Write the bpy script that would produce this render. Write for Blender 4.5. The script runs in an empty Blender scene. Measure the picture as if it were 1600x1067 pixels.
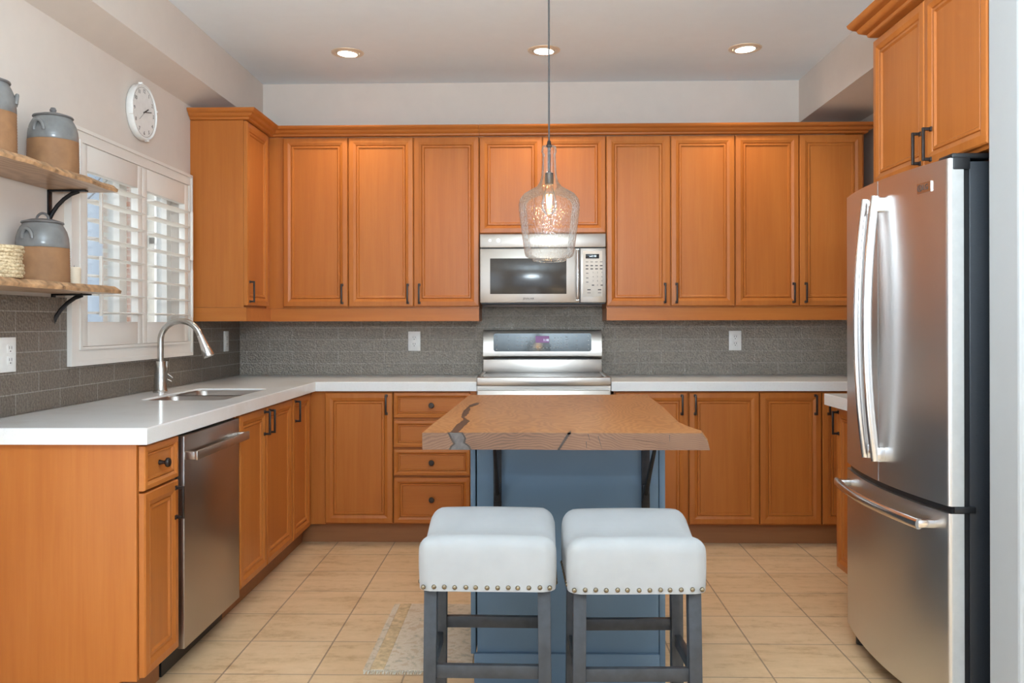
import bpy, bmesh, math, random
from mathutils import Matrix, Vector, noise
S = bpy.context.scene
C = S.collection
PI = math.pi
random.seed(4)

# ---------------------------------------------------------------- camera, world, lights, exposure
yaw, roll = 0.0211, -0.00196
F = Vector((-math.sin(yaw), math.cos(yaw), 0)); R = Vector((math.cos(yaw), math.sin(yaw), 0)); U = Vector((0, 0, 1))
R2 = R*math.cos(roll) + U*math.sin(roll); U2 = -R*math.sin(roll) + U*math.cos(roll)
cd = bpy.data.cameras.new('camera'); cam = bpy.data.objects.new('camera', cd); C.objects.link(cam)
cd.sensor_width = 36.0; cd.lens = 36.0*1340/1600; cd.shift_y = -29.0/1600; cd.clip_start = 0.05
cam.matrix_world = Matrix(((R2.x, U2.x, -F.x, 0), (R2.y, U2.y, -F.y, 0), (R2.z, U2.z, -F.z, 1.256), (0, 0, 0, 1)))
S.camera = cam
S.view_settings.view_transform = 'Standard'; S.view_settings.look = 'None'
S.view_settings.exposure = 0.46; S.view_settings.gamma = 1.0; S.view_settings.use_curve_mapping = False
w = bpy.data.worlds.new('sky'); S.world = w; w.use_nodes = True
wb = w.node_tree.nodes['Background']; wb.inputs[0].default_value = (0.62, 0.78, 1.0, 1); wb.inputs[1].default_value = 1.25
sn = bpy.data.lights.new('sun', 'SUN'); sn.energy = 13; sn.angle = 0.01; sn.color = (1.0, 0.95, 0.87)
so = bpy.data.objects.new('sun', sn); C.objects.link(so); so.rotation_euler = (math.radians(-18), math.radians(34), 0)

def area(name, loc, rot, sx, sy, power, col, spread=PI):
    l = bpy.data.lights.new(name, 'AREA'); l.shape = 'RECTANGLE'; l.size = sx; l.size_y = sy; l.energy = power; l.color = col; l.spread = spread
    o = bpy.data.objects.new(name, l); C.objects.link(o); o.location = loc; o.rotation_euler = rot
    return o
# daylight entering by the patio doors behind the camera and on the window wall, a side window, and the window over the sink
area('patio_daylight', (0.4, -2.95, 1.30), (PI/2+0.30, 0, 0), 3.6, 2.2, 10, (0.86, 0.94, 1.0))
# added fill light behind the camera, no real fixture, brightening the ceiling
area('ceiling_fill', (0.2, -0.1, 1.80), (PI-0.40, 0, 0), 0.7, 0.7, 150, (0.75, 0.895, 1.0))
area('side_daylight', (3.10, -0.2, 1.45), (PI/2, 0, PI/2), 2.2, 1.7, 15, (0.90, 0.96, 1.0))
area('garden_door_daylight', (-2.04, 0.45, 1.15), (PI/2, 0, -PI/2), 2.7, 2.0, 22, (0.86, 0.94, 1.0))
area('sky_over_side_yard', (-3.5, 4.1, 3.9), (math.radians(48), 0, -PI/2), 2.2, 1.2, 170, (0.86, 0.94, 1.0))

# ---------------------------------------------------------------- materials
def new_mat(name):
    m = bpy.data.materials.new(name); m.use_nodes = True
    nt = m.node_tree; return m, nt, nt.nodes['Principled BSDF']
def setp(b, col=None, rough=None, metal=None, **k):
    if col is not None: b.inputs['Base Color'].default_value = (*col, 1)
    if rough is not None: b.inputs['Roughness'].default_value = rough
    if metal is not None: b.inputs['Metallic'].default_value = metal
    for n, v in k.items(): b.inputs[n.replace('_', ' ')].default_value = v
def N(nt, t, **k):
    n = nt.nodes.new(t)
    for a, v in k.items(): setattr(n, a, v)
    return n
def L(nt, a, b): nt.links.new(a, b)
def ramp(nt, fac, stops):
    r = N(nt, 'ShaderNodeValToRGB'); e = r.color_ramp.elements
    while len(e) < len(stops): e.new(0.5)
    for i, (p, c) in enumerate(stops): e[i].position = p; e[i].color = (*c, 1)
    L(nt, fac, r.inputs[0]); return r
def coords(nt, scale=(1, 1, 1), loc=(0, 0, 0), rnd=False, src='Object'):
    tc = N(nt, 'ShaderNodeTexCoord'); mp = N(nt, 'ShaderNodeMapping'); mp.inputs['Scale'].default_value = scale; mp.inputs['Location'].default_value = loc
    if rnd:
        oi = N(nt, 'ShaderNodeObjectInfo'); mu = N(nt, 'ShaderNodeMath', operation='MULTIPLY'); mu.inputs[1].default_value = 37.0; L(nt, oi.outputs['Random'], mu.inputs[0])
        ad = N(nt, 'ShaderNodeVectorMath', operation='ADD'); L(nt, tc.outputs[src], ad.inputs[0]); L(nt, mu.outputs[0], ad.inputs[1]); L(nt, ad.outputs[0], mp.inputs[0])
    else: L(nt, tc.outputs[src], mp.inputs[0])
    return mp.outputs[0]
def bump(nt, b, h, strength=0.2, dist=0.002):
    n = N(nt, 'ShaderNodeBump'); n.inputs['Strength'].default_value = strength; n.inputs['Distance'].default_value = dist
    L(nt, h, n.inputs['Height']); L(nt, n.outputs[0], b.inputs['Normal']); return n
def noi(nt, vec, scale, detail=3, rough=0.55):
    n = N(nt, 'ShaderNodeTexNoise'); n.inputs['Scale'].default_value = scale; n.inputs['Detail'].default_value = detail; n.inputs['Roughness'].default_value = rough
    L(nt, vec, n.inputs['Vector']); return n.outputs['Fac']
def plain(name, col, rough=0.5, metal=0.0, nscale=40, var=0.04, bmp=0.0, **k):
    m, nt, b = new_mat(name); setp(b, col, rough, metal, **k)
    f = noi(nt, coords(nt), nscale)
    lo = tuple(c*(1-var) for c in col); hi = tuple(min(1, c*(1+var)) for c in col)
    r = ramp(nt, f, [(0.3, lo), (0.7, hi)]); L(nt, r.outputs[0], b.inputs['Base Color'])
    if bmp: bump(nt, b, f, bmp, 0.001)
    return m
def wood(name, axis, lo, mid, hi, rough=0.34):
    m, nt, b = new_mat(name); setp(b, mid, rough)
    sc = [16, 16, 16]; sc[axis] = 0.9
    v = coords(nt, tuple(sc), rnd=True)
    f1 = noi(nt, v, 1.6, 4, 0.6)
    sc2 = [110, 110, 110]; sc2[axis] = 5
    f2 = noi(nt, coords(nt, tuple(sc2), rnd=True), 1.0, 3, 0.6)
    sc3 = [3, 3, 3]; sc3[axis] = 0.8
    f3 = noi(nt, coords(nt, tuple(sc3), rnd=True), 1.0, 2)
    a = N(nt, 'ShaderNodeMath', operation='MULTIPLY_ADD'); L(nt, f1, a.inputs[0]); a.inputs[1].default_value = 0.45
    a2 = N(nt, 'ShaderNodeMath', operation='MULTIPLY_ADD'); L(nt, f2, a2.inputs[0]); a2.inputs[1].default_value = 0.2
    a3 = N(nt, 'ShaderNodeMath', operation='MULTIPLY'); L(nt, f3, a3.inputs[0]); a3.inputs[1].default_value = 0.35
    L(nt, a3.outputs[0], a2.inputs[2]); L(nt, a2.outputs[0], a.inputs[2])
    oi = N(nt, 'ShaderNodeObjectInfo'); vr = N(nt, 'ShaderNodeMath', operation='MULTIPLY_ADD'); L(nt, oi.outputs['Random'], vr.inputs[0]); vr.inputs[1].default_value = 0.16; vr.inputs[2].default_value = -0.08   # boards differ a little in tone
    av = N(nt, 'ShaderNodeMath', operation='ADD'); L(nt, a.outputs[0], av.inputs[0]); L(nt, vr.outputs[0], av.inputs[1])
    r = ramp(nt, av.outputs[0], [(0.30, lo), (0.5, mid), (0.72, hi)]); L(nt, r.outputs[0], b.inputs['Base Color'])
    b.inputs['Specular IOR Level'].default_value = 0.30
    bump(nt, b, f2, 0.05, 0.0006)
    return m
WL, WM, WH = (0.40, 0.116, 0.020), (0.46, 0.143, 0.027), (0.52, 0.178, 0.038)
M = {}
M['wood_z'] = wood('honey_maple_upright_grain', 2, WL, WM, WH)
M['wood_x'] = wood('honey_maple_level_grain', 0, WL, WM, WH)
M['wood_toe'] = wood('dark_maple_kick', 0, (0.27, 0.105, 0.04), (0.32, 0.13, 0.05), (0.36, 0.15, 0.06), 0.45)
M['black_metal'] = plain('black_iron', (0.022, 0.021, 0.022), 0.42, 0.6, 60, 0.2)
M['bronze'] = plain('dark_bronze', (0.045, 0.036, 0.032), 0.38, 0.7, 60, 0.2)
M['black'] = plain('black_plastic', (0.012, 0.012, 0.013), 0.4)
M['fridge_side'] = plain('black_fridge_side', (0.018, 0.021, 0.026), 0.35, 0, 300, 0.15, 0.15)
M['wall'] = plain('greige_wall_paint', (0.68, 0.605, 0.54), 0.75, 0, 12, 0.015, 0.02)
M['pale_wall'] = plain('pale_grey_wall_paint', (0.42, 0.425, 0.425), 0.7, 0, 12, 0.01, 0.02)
M['ceiling'] = plain('ceiling_paint', (0.83, 0.90, 0.945), 0.85, 0, 12, 0.01)
M['white_trim'] = plain('white_trim_paint', (0.76, 0.715, 0.66), 0.4, 0, 12, 0.01)
M['white_plastic'] = plain('white_plastic', (0.82, 0.81, 0.78), 0.35)
M['slot'] = plain('dark_slot', (0.05, 0.045, 0.045), 0.5)
M['blue'] = plain('blue_grey_paint', (0.105, 0.172, 0.245), 0.42, 0, 5, 0.05, 0.02)
M['ink'] = plain('dark_print', (0.06, 0.055, 0.055), 0.6)
M['stool_wood'] = plain('charcoal_stained_wood', (0.035, 0.038, 0.043), 0.42, 0, 40, 0.2, 0.05)
M['candle'] = plain('cream_wax', (0.78, 0.66, 0.50), 0.5)
M['white_wall_out'] = plain('white_cladding', (0.85, 0.84, 0.82), 0.6)
M['cream_out'] = plain('cream_render', (0.80, 0.74, 0.62), 0.8)
M['ground_out'] = plain('pale_ground', (0.45, 0.44, 0.40), 0.9)
M['bark'] = plain('grey_bark', (0.16, 0.13, 0.12), 0.9)
M['oven_glass'] = plain('smoked_glass', (0.055, 0.048, 0.042), 0.16)
M['silver_paint'] = plain('silver_paint', (0.50, 0.50, 0.49), 0.35, 0.3)
M['screen'] = plain('black_glass', (0.012, 0.012, 0.014), 0.08)
M['panel_grey'] = plain('cream_keypad', (0.66, 0.60, 0.53), 0.45)

def steel(name, col, rough, axis, aniso=0.5):
    m, nt, b = new_mat(name); setp(b, col, rough, 1.0)
    sc = [500, 500, 500]; sc[axis] = 4
    f = noi(nt, coords(nt, tuple(sc)), 1.0, 2)
    mr = N(nt, 'ShaderNodeMapRange'); L(nt, f, mr.inputs[0]); mr.inputs[3].default_value = rough-0.05; mr.inputs[4].default_value = rough+0.07
    L(nt, mr.outputs[0], b.inputs['Roughness'])
    bump(nt, b, f, 0.02, 0.0002)
    return m
M['steel_z'] = steel('brushed_steel_upright', (0.66, 0.645, 0.63), 0.31, 2)
M['steel_x'] = steel('brushed_steel_level', (0.52, 0.475, 0.43), 0.34, 0)
M['dark_steel'] = steel('dark_brushed_steel', (0.44, 0.40, 0.37), 0.30, 2)
M['chrome'] = plain('satin_steel', (0.74, 0.73, 0.72), 0.2, 1.0, 30, 0.02)
M['nickel'] = plain('brushed_nickel', (0.52, 0.50, 0.47), 0.26, 1.0, 60, 0.04)
M['brass'] = plain('antique_brass', (0.25, 0.205, 0.14), 0.3, 1.0, 60, 0.1)
M['gold_ring'] = plain('pale_gold_ring', (0.80, 0.68, 0.52), 0.35, 0.4)

def m_counter():
    m, nt, b = new_mat('white_quartz'); setp(b, (0.75, 0.73, 0.70), 0.16)
    v = coords(nt, (1, 1, 1)); f = noi(nt, v, 2.2, 5, 0.6)
    f2 = noi(nt, v, 160, 2)
    r = ramp(nt, f, [(0.35, (0.75, 0.73, 0.69)), (0.48, (0.81, 0.805, 0.785)), (0.7, (0.83, 0.83, 0.82))])
    r2 = ramp(nt, f2, [(0.25, (0.88, 0.87, 0.86)), (0.45, (1, 1, 1))])
    mx = N(nt, 'ShaderNodeMixRGB', blend_type='MULTIPLY'); mx.inputs[0].default_value = 0.5; L(nt, r.outputs[0], mx.inputs[1]); L(nt, r2.outputs[0], mx.inputs[2]); L(nt, mx.outputs[0], b.inputs['Base Color'])
    return m
M['counter'] = m_counter()

def brickmat(name, ax, wd, ht, off, mortar, c1, c2, cm, loc, rough, kind):
    """rectangular tiles laid out in object space; ax picks the two in-plane axes"""
    m, nt, b = new_mat(name); setp(b, c1, rough)
    tc = N(nt, 'ShaderNodeTexCoord'); sp = N(nt, 'ShaderNodeSeparateXYZ'); L(nt, tc.outputs['Object'], sp.inputs[0])
    cb = N(nt, 'ShaderNodeCombineXYZ'); L(nt, sp.outputs[ax[0]], cb.inputs[0]); L(nt, sp.outputs[ax[1]], cb.inputs[1])
    mp = N(nt, 'ShaderNodeMapping'); mp.inputs['Location'].default_value = (loc[0], loc[1], 0); L(nt, cb.outputs[0], mp.inputs[0])
    br = N(nt, 'ShaderNodeTexBrick'); br.offset = off; br.offset_frequency = 2; br.squash = 1
    br.inputs['Scale'].default_value = 1; br.inputs['Brick Width'].default_value = wd; br.inputs['Row Height'].default_value = ht
    br.inputs['Mortar Size'].default_value = mortar; br.inputs['Mortar Smooth'].default_value = 0.3; br.inputs['Bias'].default_value = 0
    br.inputs['Color1'].default_value = (*c1, 1); br.inputs['Color2'].default_value = (*c2, 1); br.inputs['Mortar'].default_value = (*cm, 1)
    L(nt, mp.outputs[0], br.inputs['Vector'])
    if kind == 'splash':
        vo = N(nt, 'ShaderNodeTexVoronoi'); vo.inputs['Scale'].default_value = 88; L(nt, tc.outputs['Object'], vo.inputs['Vector'])
        f = noi(nt, tc.outputs['Object'], 110, 2)
        ad = N(nt, 'ShaderNodeMath', operation='ADD'); L(nt, vo.outputs['Distance'], ad.inputs[0]); L(nt, f, ad.inputs[1])
        b1 = bump(nt, b, ad.outputs[0], 0.95, 0.004)
        b2 = N(nt, 'ShaderNodeBump'); b2.inputs['Strength'].default_value = 0.6; b2.inputs['Distance'].default_value = 0.002; b2.invert = True
        L(nt, br.outputs['Fac'], b2.inputs['Height']); L(nt, b2.outputs[0], b1.inputs['Normal'])
        r = ramp(nt, f, [(0.3, (0.70, 0.70, 0.70)), (0.7, (1.20, 1.19, 1.17))])
        mx = N(nt, 'ShaderNodeMixRGB', blend_type='MULTIPLY'); mx.inputs[0].default_value = 0.8; L(nt, br.outputs['Color'], mx.inputs[1]); L(nt, r.outputs[0], mx.inputs[2]); L(nt, mx.outputs[0], b.inputs['Base Color'])
    else:
        st = N(nt, 'ShaderNodeMapping'); st.inputs['Scale'].default_value = (1.3, 5.0, 1); L(nt, tc.outputs['Object'], st.inputs[0])
        f = noi(nt, st.outputs[0], 2.6, 6, 0.65); f2 = noi(nt, tc.outputs['Object'], 22, 5, 0.7)
        mu = N(nt, 'ShaderNodeMath', operation='MULTIPLY_ADD'); L(nt, f2, mu.inputs[0]); mu.inputs[1].default_value = 0.5; L(nt, f, mu.inputs[2])
        r = ramp(nt, mu.outputs[0], [(0.52, (0.74, 0.64, 0.52)), (0.72, (1, 0.98, 0.95)), (0.95, (1.10, 1.10, 1.12))])
        mx = N(nt, 'ShaderNodeMixRGB', blend_type='MULTIPLY'); mx.inputs[0].default_value = 1.0; L(nt, br.outputs['Color'], mx.inputs[1]); L(nt, r.outputs[0], mx.inputs[2]); L(nt, mx.outputs[0], b.inputs['Base Color'])
        b2 = bump(nt, b, br.outputs['Fac'], 0.5, 0.002); b2.invert = True
    return m
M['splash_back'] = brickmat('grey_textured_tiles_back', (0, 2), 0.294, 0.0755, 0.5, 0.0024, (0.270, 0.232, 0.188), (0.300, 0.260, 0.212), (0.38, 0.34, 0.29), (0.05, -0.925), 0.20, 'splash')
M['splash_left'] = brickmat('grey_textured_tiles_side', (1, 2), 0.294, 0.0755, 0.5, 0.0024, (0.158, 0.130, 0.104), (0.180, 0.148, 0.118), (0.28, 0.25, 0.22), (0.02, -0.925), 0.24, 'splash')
M['floor'] = brickmat('beige_floor_tiles', (0, 1), 0.327, 0.3175, 0.0, 0.0035, (0.64, 0.44, 0.255), (0.68, 0.48, 0.29), (0.33, 0.23, 0.15), (1.105, -4.639), 0.42, 'floor')
M['brick_out'] = brickmat('red_brick_outside', (1, 2), 0.22, 0.075, 0.5, 0.008, (0.52, 0.27, 0.21), (0.45, 0.23, 0.18), (0.7, 0.66, 0.6), (0, 0), 0.8, 'floor')

def m_slab(name, cols, ringscale):
    m, nt, b = new_mat(name); setp(b, cols[1], 0.36)
    tc = N(nt, 'ShaderNodeTexCoord')
    nz = N(nt, 'ShaderNodeTexNoise'); nz.inputs['Scale'].default_value = 2.2; nz.inputs['Detail'].default_value = 3
    mp0 = N(nt, 'ShaderNodeMapping'); mp0.inputs['Scale'].default_value = (1.6, 0.8, 2); L(nt, tc.outputs['Object'], mp0.inputs[0]); L(nt, mp0.outputs[0], nz.inputs['Vector'])
    sc = N(nt, 'ShaderNodeVectorMath', operation='MULTIPLY_ADD'); sc.inputs[1].default_value = (0.17, 0.0, 0.17)
    L(nt, nz.outputs['Color'], sc.inputs[0]); L(nt, tc.outputs['Object'], sc.inputs[2])
    mp = N(nt, 'ShaderNodeMapping'); mp.inputs['Location'].default_value = (-0.13, 0, 0.16); mp.inputs['Rotation'].default_value = (0.02, 0, 0); mp.inputs['Scale'].default_value = (1, 0.02, 1.0)
    L(nt, sc.outputs[0], mp.inputs[0])
    wv = N(nt, 'ShaderNodeTexWave', wave_type='RINGS', rings_direction='Y'); wv.inputs['Scale'].default_value = ringscale; wv.inputs['Distortion'].default_value = 1.2; wv.inputs['Detail'].default_value = 3; wv.inputs['Detail Scale'].default_value = 2
    L(nt, mp.outputs[0], wv.inputs['Vector'])
    f3 = noi(nt, coords(nt, (5, 1.2, 5)), 1.0, 4)
    mu = N(nt, 'ShaderNodeMath', operation='MULTIPLY_ADD'); L(nt, wv.outputs['Fac'], mu.inputs[0]); mu.inputs[1].default_value = 0.32
    m3 = N(nt, 'ShaderNodeMath', operation='MULTIPLY'); L(nt, f3, m3.inputs[0]); m3.inputs[1].default_value = 0.72; L(nt, m3.outputs[0], mu.inputs[2])
    r = ramp(nt, mu.outputs[0], [(0.25, cols[0]), (0.5, cols[1]), (0.8, cols[2])]); L(nt, r.outputs[0], b.inputs['Base Color'])
    bump(nt, b, wv.outputs['Fac'], 0.06, 0.001)
    return m
M['slab'] = m_slab('live_edge_plank_top', ((0.29, 0.112, 0.034), (0.385, 0.160, 0.052), (0.46, 0.215, 0.080)), 44)
M['slab_end'] = m_slab('live_edge_end_grain', ((0.10, 0.047, 0.024), (0.155, 0.075, 0.040), (0.20, 0.103, 0.056)), 44)
M['shelf_wood'] = m_slab('live_edge_shelf', ((0.30, 0.17, 0.09), (0.44, 0.27, 0.155), (0.54, 0.36, 0.23)), 18)
M['shelf_bark'] = plain('bark_edge', (0.42, 0.24, 0.12), 0.7, 0, 30, 0.45, 0.6)
M['resin'] = plain('dark_resin', (0.045, 0.030, 0.022), 0.3, 0, 40, 0.4)
M['resin_grey'] = plain('grey_resin', (0.085, 0.072, 0.066), 0.35, 0, 60, 0.3)
M['clay'] = plain('raw_clay', (0.29, 0.145, 0.065), 0.75, 0, 25, 0.12, 0.15)
M['glaze'] = plain('blue_grey_glaze', (0.185, 0.182, 0.176), 0.22, 0, 20, 0.16, 0.1)
M['lid_glaze'] = plain('dark_stoneware', (0.15, 0.14, 0.135), 0.4, 0, 30, 0.15)

def m_fabric():
    m, nt, b = new_mat('white_linen'); setp(b, (0.58, 0.585, 0.58), 0.85); b.inputs['Sheen Weight'].default_value = 0.15
    tc = coords(nt, (1, 1, 1))
    a = N(nt, 'ShaderNodeTexWave', wave_type='BANDS', bands_direction='X'); a.inputs['Scale'].default_value = 210; a.inputs['Distortion'].default_value = 2; L(nt, tc, a.inputs[0])
    c = N(nt, 'ShaderNodeTexWave', wave_type='BANDS', bands_direction='Z'); c.inputs['Scale'].default_value = 210; c.inputs['Distortion'].default_value = 2; L(nt, tc, c.inputs[0])
    ad = N(nt, 'ShaderNodeMath', operation='ADD'); L(nt, a.outputs['Fac'], ad.inputs[0]); L(nt, c.outputs['Fac'], ad.inputs[1])
    f = noi(nt, tc, 9, 3); r = ramp(nt, f, [(0.3, (0.355, 0.352, 0.345)), (0.7, (0.39, 0.387, 0.38))]); L(nt, r.outputs[0], b.inputs['Base Color'])
    bump(nt, b, ad.outputs[0], 0.25, 0.0006); return m
M['fabric'] = m_fabric()
def m_weave():
    m, nt, b = new_mat('seagrass_weave'); setp(b, (0.55, 0.42, 0.25), 0.8)
    v = coords(nt); f = noi(nt, v, 120, 3); r = ramp(nt, f, [(0.3, (0.30, 0.20, 0.10)), (0.6, (0.66, 0.52, 0.33))]); L(nt, r.outputs[0], b.inputs['Base Color']); bump(nt, b, f, 0.6, 0.003); return m
M['weave'] = m_weave()
def m_rug():
    m, nt, b = new_mat('faded_rug_pile'); setp(b, (0.55, 0.47, 0.36), 0.95)
    v = coords(nt); vo = N(nt, 'ShaderNodeTexVoronoi', feature='DISTANCE_TO_EDGE'); vo.inputs['Scale'].default_value = 11; L(nt, v, vo.inputs['Vector'])
    f = noi(nt, v, 30, 5, 0.7)
    ad = N(nt, 'ShaderNodeMath', operation='MULTIPLY_ADD'); L(nt, vo.outputs[0], ad.inputs[0]); ad.inputs[1].default_value = 0.8; L(nt, f, ad.inputs[2])
    r = ramp(nt, ad.outputs[0], [(0.40, (0.44, 0.37, 0.28)), (0.50, (0.60, 0.47, 0.33)), (0.62, (0.66, 0.54, 0.41)), (0.78, (0.55, 0.40, 0.27))]); L(nt, r.outputs[0], b.inputs['Base Color'])
    bump(nt, b, noi(nt, v, 400, 2), 0.6, 0.003); return m
M['rug'] = m_rug()
M['rug_border'] = plain('tan_rug_border', (0.57, 0.40, 0.225), 0.95, 0, 40, 0.25, 0.4)
M['fringe'] = plain('cream_fringe', (0.66, 0.60, 0.50), 0.95, 0, 200, 0.3, 0.4)

def m_glass(name, tint, base, seeds):
    """thin clear glass: mostly transparent, mirror-like towards grazing"""
    m = bpy.data.materials.new(name); m.use_nodes = True; nt = m.node_tree
    nt.nodes.remove(nt.nodes['Principled BSDF']); out = nt.nodes['Material Output']
    tr = N(nt, 'ShaderNodeBsdfTransparent'); tr.inputs[0].default_value = (*tint, 1)
    gl = N(nt, 'ShaderNodeBsdfGlossy'); gl.inputs['Roughness'].default_value = 0.04 if not seeds else 0.10
    lw = N(nt, 'ShaderNodeLayerWeight'); lw.inputs['Blend'].default_value = 0.25
    mr = N(nt, 'ShaderNodeMapRange'); mr.inputs[3].default_value = base; mr.inputs[4].default_value = 0.75; L(nt, lw.outputs['Fresnel'], mr.inputs[0])
    mx = N(nt, 'ShaderNodeMixShader'); L(nt, mr.outputs[0], mx.inputs[0]); L(nt, tr.outputs[0], mx.inputs[1]); L(nt, gl.outputs[0], mx.inputs[2])
    if seeds:
        vo = N(nt, 'ShaderNodeTexVoronoi'); vo.inputs['Scale'].default_value = 130; L(nt, coords(nt, (1, 1, 0.55)), vo.inputs['Vector'])
        bm_ = N(nt, 'ShaderNodeBump'); bm_.inputs['Strength'].default_value = 0.55; bm_.inputs['Distance'].default_value = 0.004; L(nt, vo.outputs['Distance'], bm_.inputs['Height']); L(nt, bm_.outputs[0], gl.inputs['Normal'])
        df = N(nt, 'ShaderNodeBsdfTranslucent'); df.inputs[0].default_value = (0.9, 0.9, 0.9, 1)
        r = ramp(nt, vo.outputs['Distance'], [(0.0, (0.26, 0.26, 0.26)), (0.30, (0.05, 0.05, 0.05)), (0.7, (0.025, 0.025, 0.025))])
        m2 = N(nt, 'ShaderNodeMixShader'); L(nt, r.outputs[0], m2.inputs[0]); L(nt, mx.outputs[0], m2.inputs[1]); L(nt, df.outputs[0], m2.inputs[2]); L(nt, m2.outputs[0], out.inputs[0])
    else: L(nt, mx.outputs[0], out.inputs[0])
    return m
M['pane'] = m_glass('window_glass', (0.97, 0.98, 0.98), 0.03, False)
M['seeded'] = m_glass('seeded_glass', (0.97, 0.97, 0.96), 0.06, True)
def emit(name, col, st):
    m = bpy.data.materials.new(name); m.use_nodes = True; nt = m.node_tree; b = nt.nodes['Principled BSDF']
    b.inputs['Base Color'].default_value = (*col, 1); b.inputs['Emission Color'].default_value = (*col, 1); b.inputs['Emission Strength'].default_value = st
    return m
M['lamp'] = emit('lit_lamp_lens', (1.0, 0.93, 0.82), 9.0)
M['filament'] = emit('glowing_filament', (1.0, 0.66, 0.28), 13.0)
M['led_white'] = emit('display_digits', (0.75, 0.9, 0.95), 0.8)
M['led_purple'] = emit('violet_display', (0.24, 0.10, 0.25), 0.22)
M['key_white'] = plain('pale_print', (0.55, 0.52, 0.5), 0.5)

# ---------------------------------------------------------------- mesh helpers
def bx(bm, x0, x1, y0, y1, z0, z1, bev=0.0, seg=2):
    r = bmesh.ops.create_cube(bm, size=1.0); vs = r['verts']
    for v in vs: v.co = Vector(((x0+x1)/2+v.co.x*(x1-x0), (y0+y1)/2+v.co.y*(y1-y0), (z0+z1)/2+v.co.z*(z1-z0)))
    if bev:
        es = list({e for v in vs for e in v.link_edges})
        bmesh.ops.bevel(bm, geom=es, offset=bev, segments=seg, affect='EDGES', profile=0.5)
    return vs
def box(*a, **k):
    bm = bmesh.new(); bx(bm, *a, **k); return bm
def tube(bm, pts, r, seg=12, cap=True, flat=None):
    """round (or flattened: flat=(a,b) factors) tube along points; r may be a list"""
    pts = [Vector(p) for p in pts]; n = len(pts); rs = r if isinstance(r, (list, tuple)) else [r]*n
    t0 = (pts[1]-pts[0]).normalized(); up = Vector((0, 0, 1)) if abs(t0.z) < 0.9 else Vector((1, 0, 0))
    nrm = (up - t0*up.dot(t0)).normalized(); rings = []; fa, fb = flat or (1, 1)
    for i, p in enumerate(pts):
        t = (pts[min(i+1, n-1)]-pts[max(i-1, 0)]).normalized()
        nrm = (nrm - t*nrm.dot(t)).normalized(); bn = t.cross(nrm)
        rings.append([bm.verts.new(p+(nrm*math.cos(2*PI*k/seg)*fa+bn*math.sin(2*PI*k/seg)*fb)*rs[i]) for k in range(seg)])
    for a, b in zip(rings, rings[1:]):
        for k in range(seg): bm.faces.new((a[k], a[(k+1) % seg], b[(k+1) % seg], b[k]))
    if cap: bm.faces.new(rings[0][::-1]); bm.faces.new(rings[-1])
def lathe(bm, prof, seg=32, c=(0, 0, 0), mtx=None):
    rings = []
    for r, z in prof:
        if r < 1e-6: rings.append([bm.verts.new((c[0], c[1], c[2]+z))])
        else: rings.append([bm.verts.new((c[0]+r*math.cos(2*PI*k/seg), c[1]+r*math.sin(2*PI*k/seg), c[2]+z)) for k in range(seg)])
    for a, b in zip(rings, rings[1:]):
        for k in range(seg):
            q = [a[k % len(a)], a[(k+1) % len(a)], b[(k+1) % len(b)], b[k % len(b)]]
            q = [v for i, v in enumerate(q) if v not in q[:i]]
            if len(q) > 2: bm.faces.new(q)
    if mtx is not None:
        bmesh.ops.transform(bm, matrix=mtx, verts=[v for rg in rings for v in rg])
    return rings
def prism(bm, poly, axis, a, b):
    """extrude a 2-D outline along an axis; outline coordinates are the two other axes in order"""
    def P(q, h):
        v = list(q); v.insert(axis, h); return bm.verts.new(v)
    lo = [P(q, a) for q in poly]; hi = [P(q, b) for q in poly]; n = len(poly)
    bm.faces.new(lo); bm.faces.new(hi[::-1])
    for i in range(n): bm.faces.new((lo[i], hi[i], hi[(i+1) % n], lo[(i+1) % n]))
def sweep(bm, prof, path, cap=True):
    """profile (out, up) along a level path of (x, y, z); 'out' is to the right of travel, mitred"""
    pts = [Vector(p) for p in path]; n = len(pts); rings = []
    for i, p in enumerate(pts):
        ns = []
        if i > 0: d = (p-pts[i-1]).normalized(); ns.append(Vector((d.y, -d.x, 0)))
        if i < n-1: d = (pts[i+1]-p).normalized(); ns.append(Vector((d.y, -d.x, 0)))
        m = sum(ns, Vector()).normalized(); m = m/m.dot(ns[0])
        rings.append([bm.verts.new(p+m*o+Vector((0, 0, u))) for o, u in prof])
    k = len(prof)
    for a, b in zip(rings, rings[1:]):
        for j in range(k): bm.faces.new((a[j], a[(j+1) % k], b[(j+1) % k], b[j]))
    if cap: bm.faces.new(rings[0][::-1]); bm.faces.new(rings[-1])
def text(bm, s, size, mtx, ext=0.0004):
    cu = bpy.data.curves.new('lettering', 'FONT'); cu.body = s; cu.size = size; cu.extrude = ext; cu.align_x = 'CENTER'; cu.align_y = 'CENTER'; cu.resolution_u = 3
    o = bpy.data.objects.new('lettering', cu); C.objects.link(o)
    me = bpy.data.meshes.new_from_object(o.evaluated_get(bpy.context.evaluated_depsgraph_get()))
    me.transform(mtx); bm.from_mesh(me); bpy.data.objects.remove(o); bpy.data.curves.remove(cu); bpy.data.meshes.remove(me)
def obj(name, bm, mat, parent=None, label=None, smooth=True, ang=38):
    bmesh.ops.recalc_face_normals(bm, faces=bm.faces[:])
    if smooth:
        for f in bm.faces: f.smooth = True
        for e in bm.edges:
            if len(e.link_faces) == 2 and e.calc_face_angle(0) > math.radians(ang): e.smooth = False
    me = bpy.data.meshes.new(name); bm.to_mesh(me); bm.free()
    for m_ in (mat if isinstance(mat, (list, tuple)) else [mat]): me.materials.append(m_)
    o = bpy.data.objects.new(name, me); C.objects.link(o)
    if parent: o.parent = parent
    if label: o['label'] = label
    return o
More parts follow.
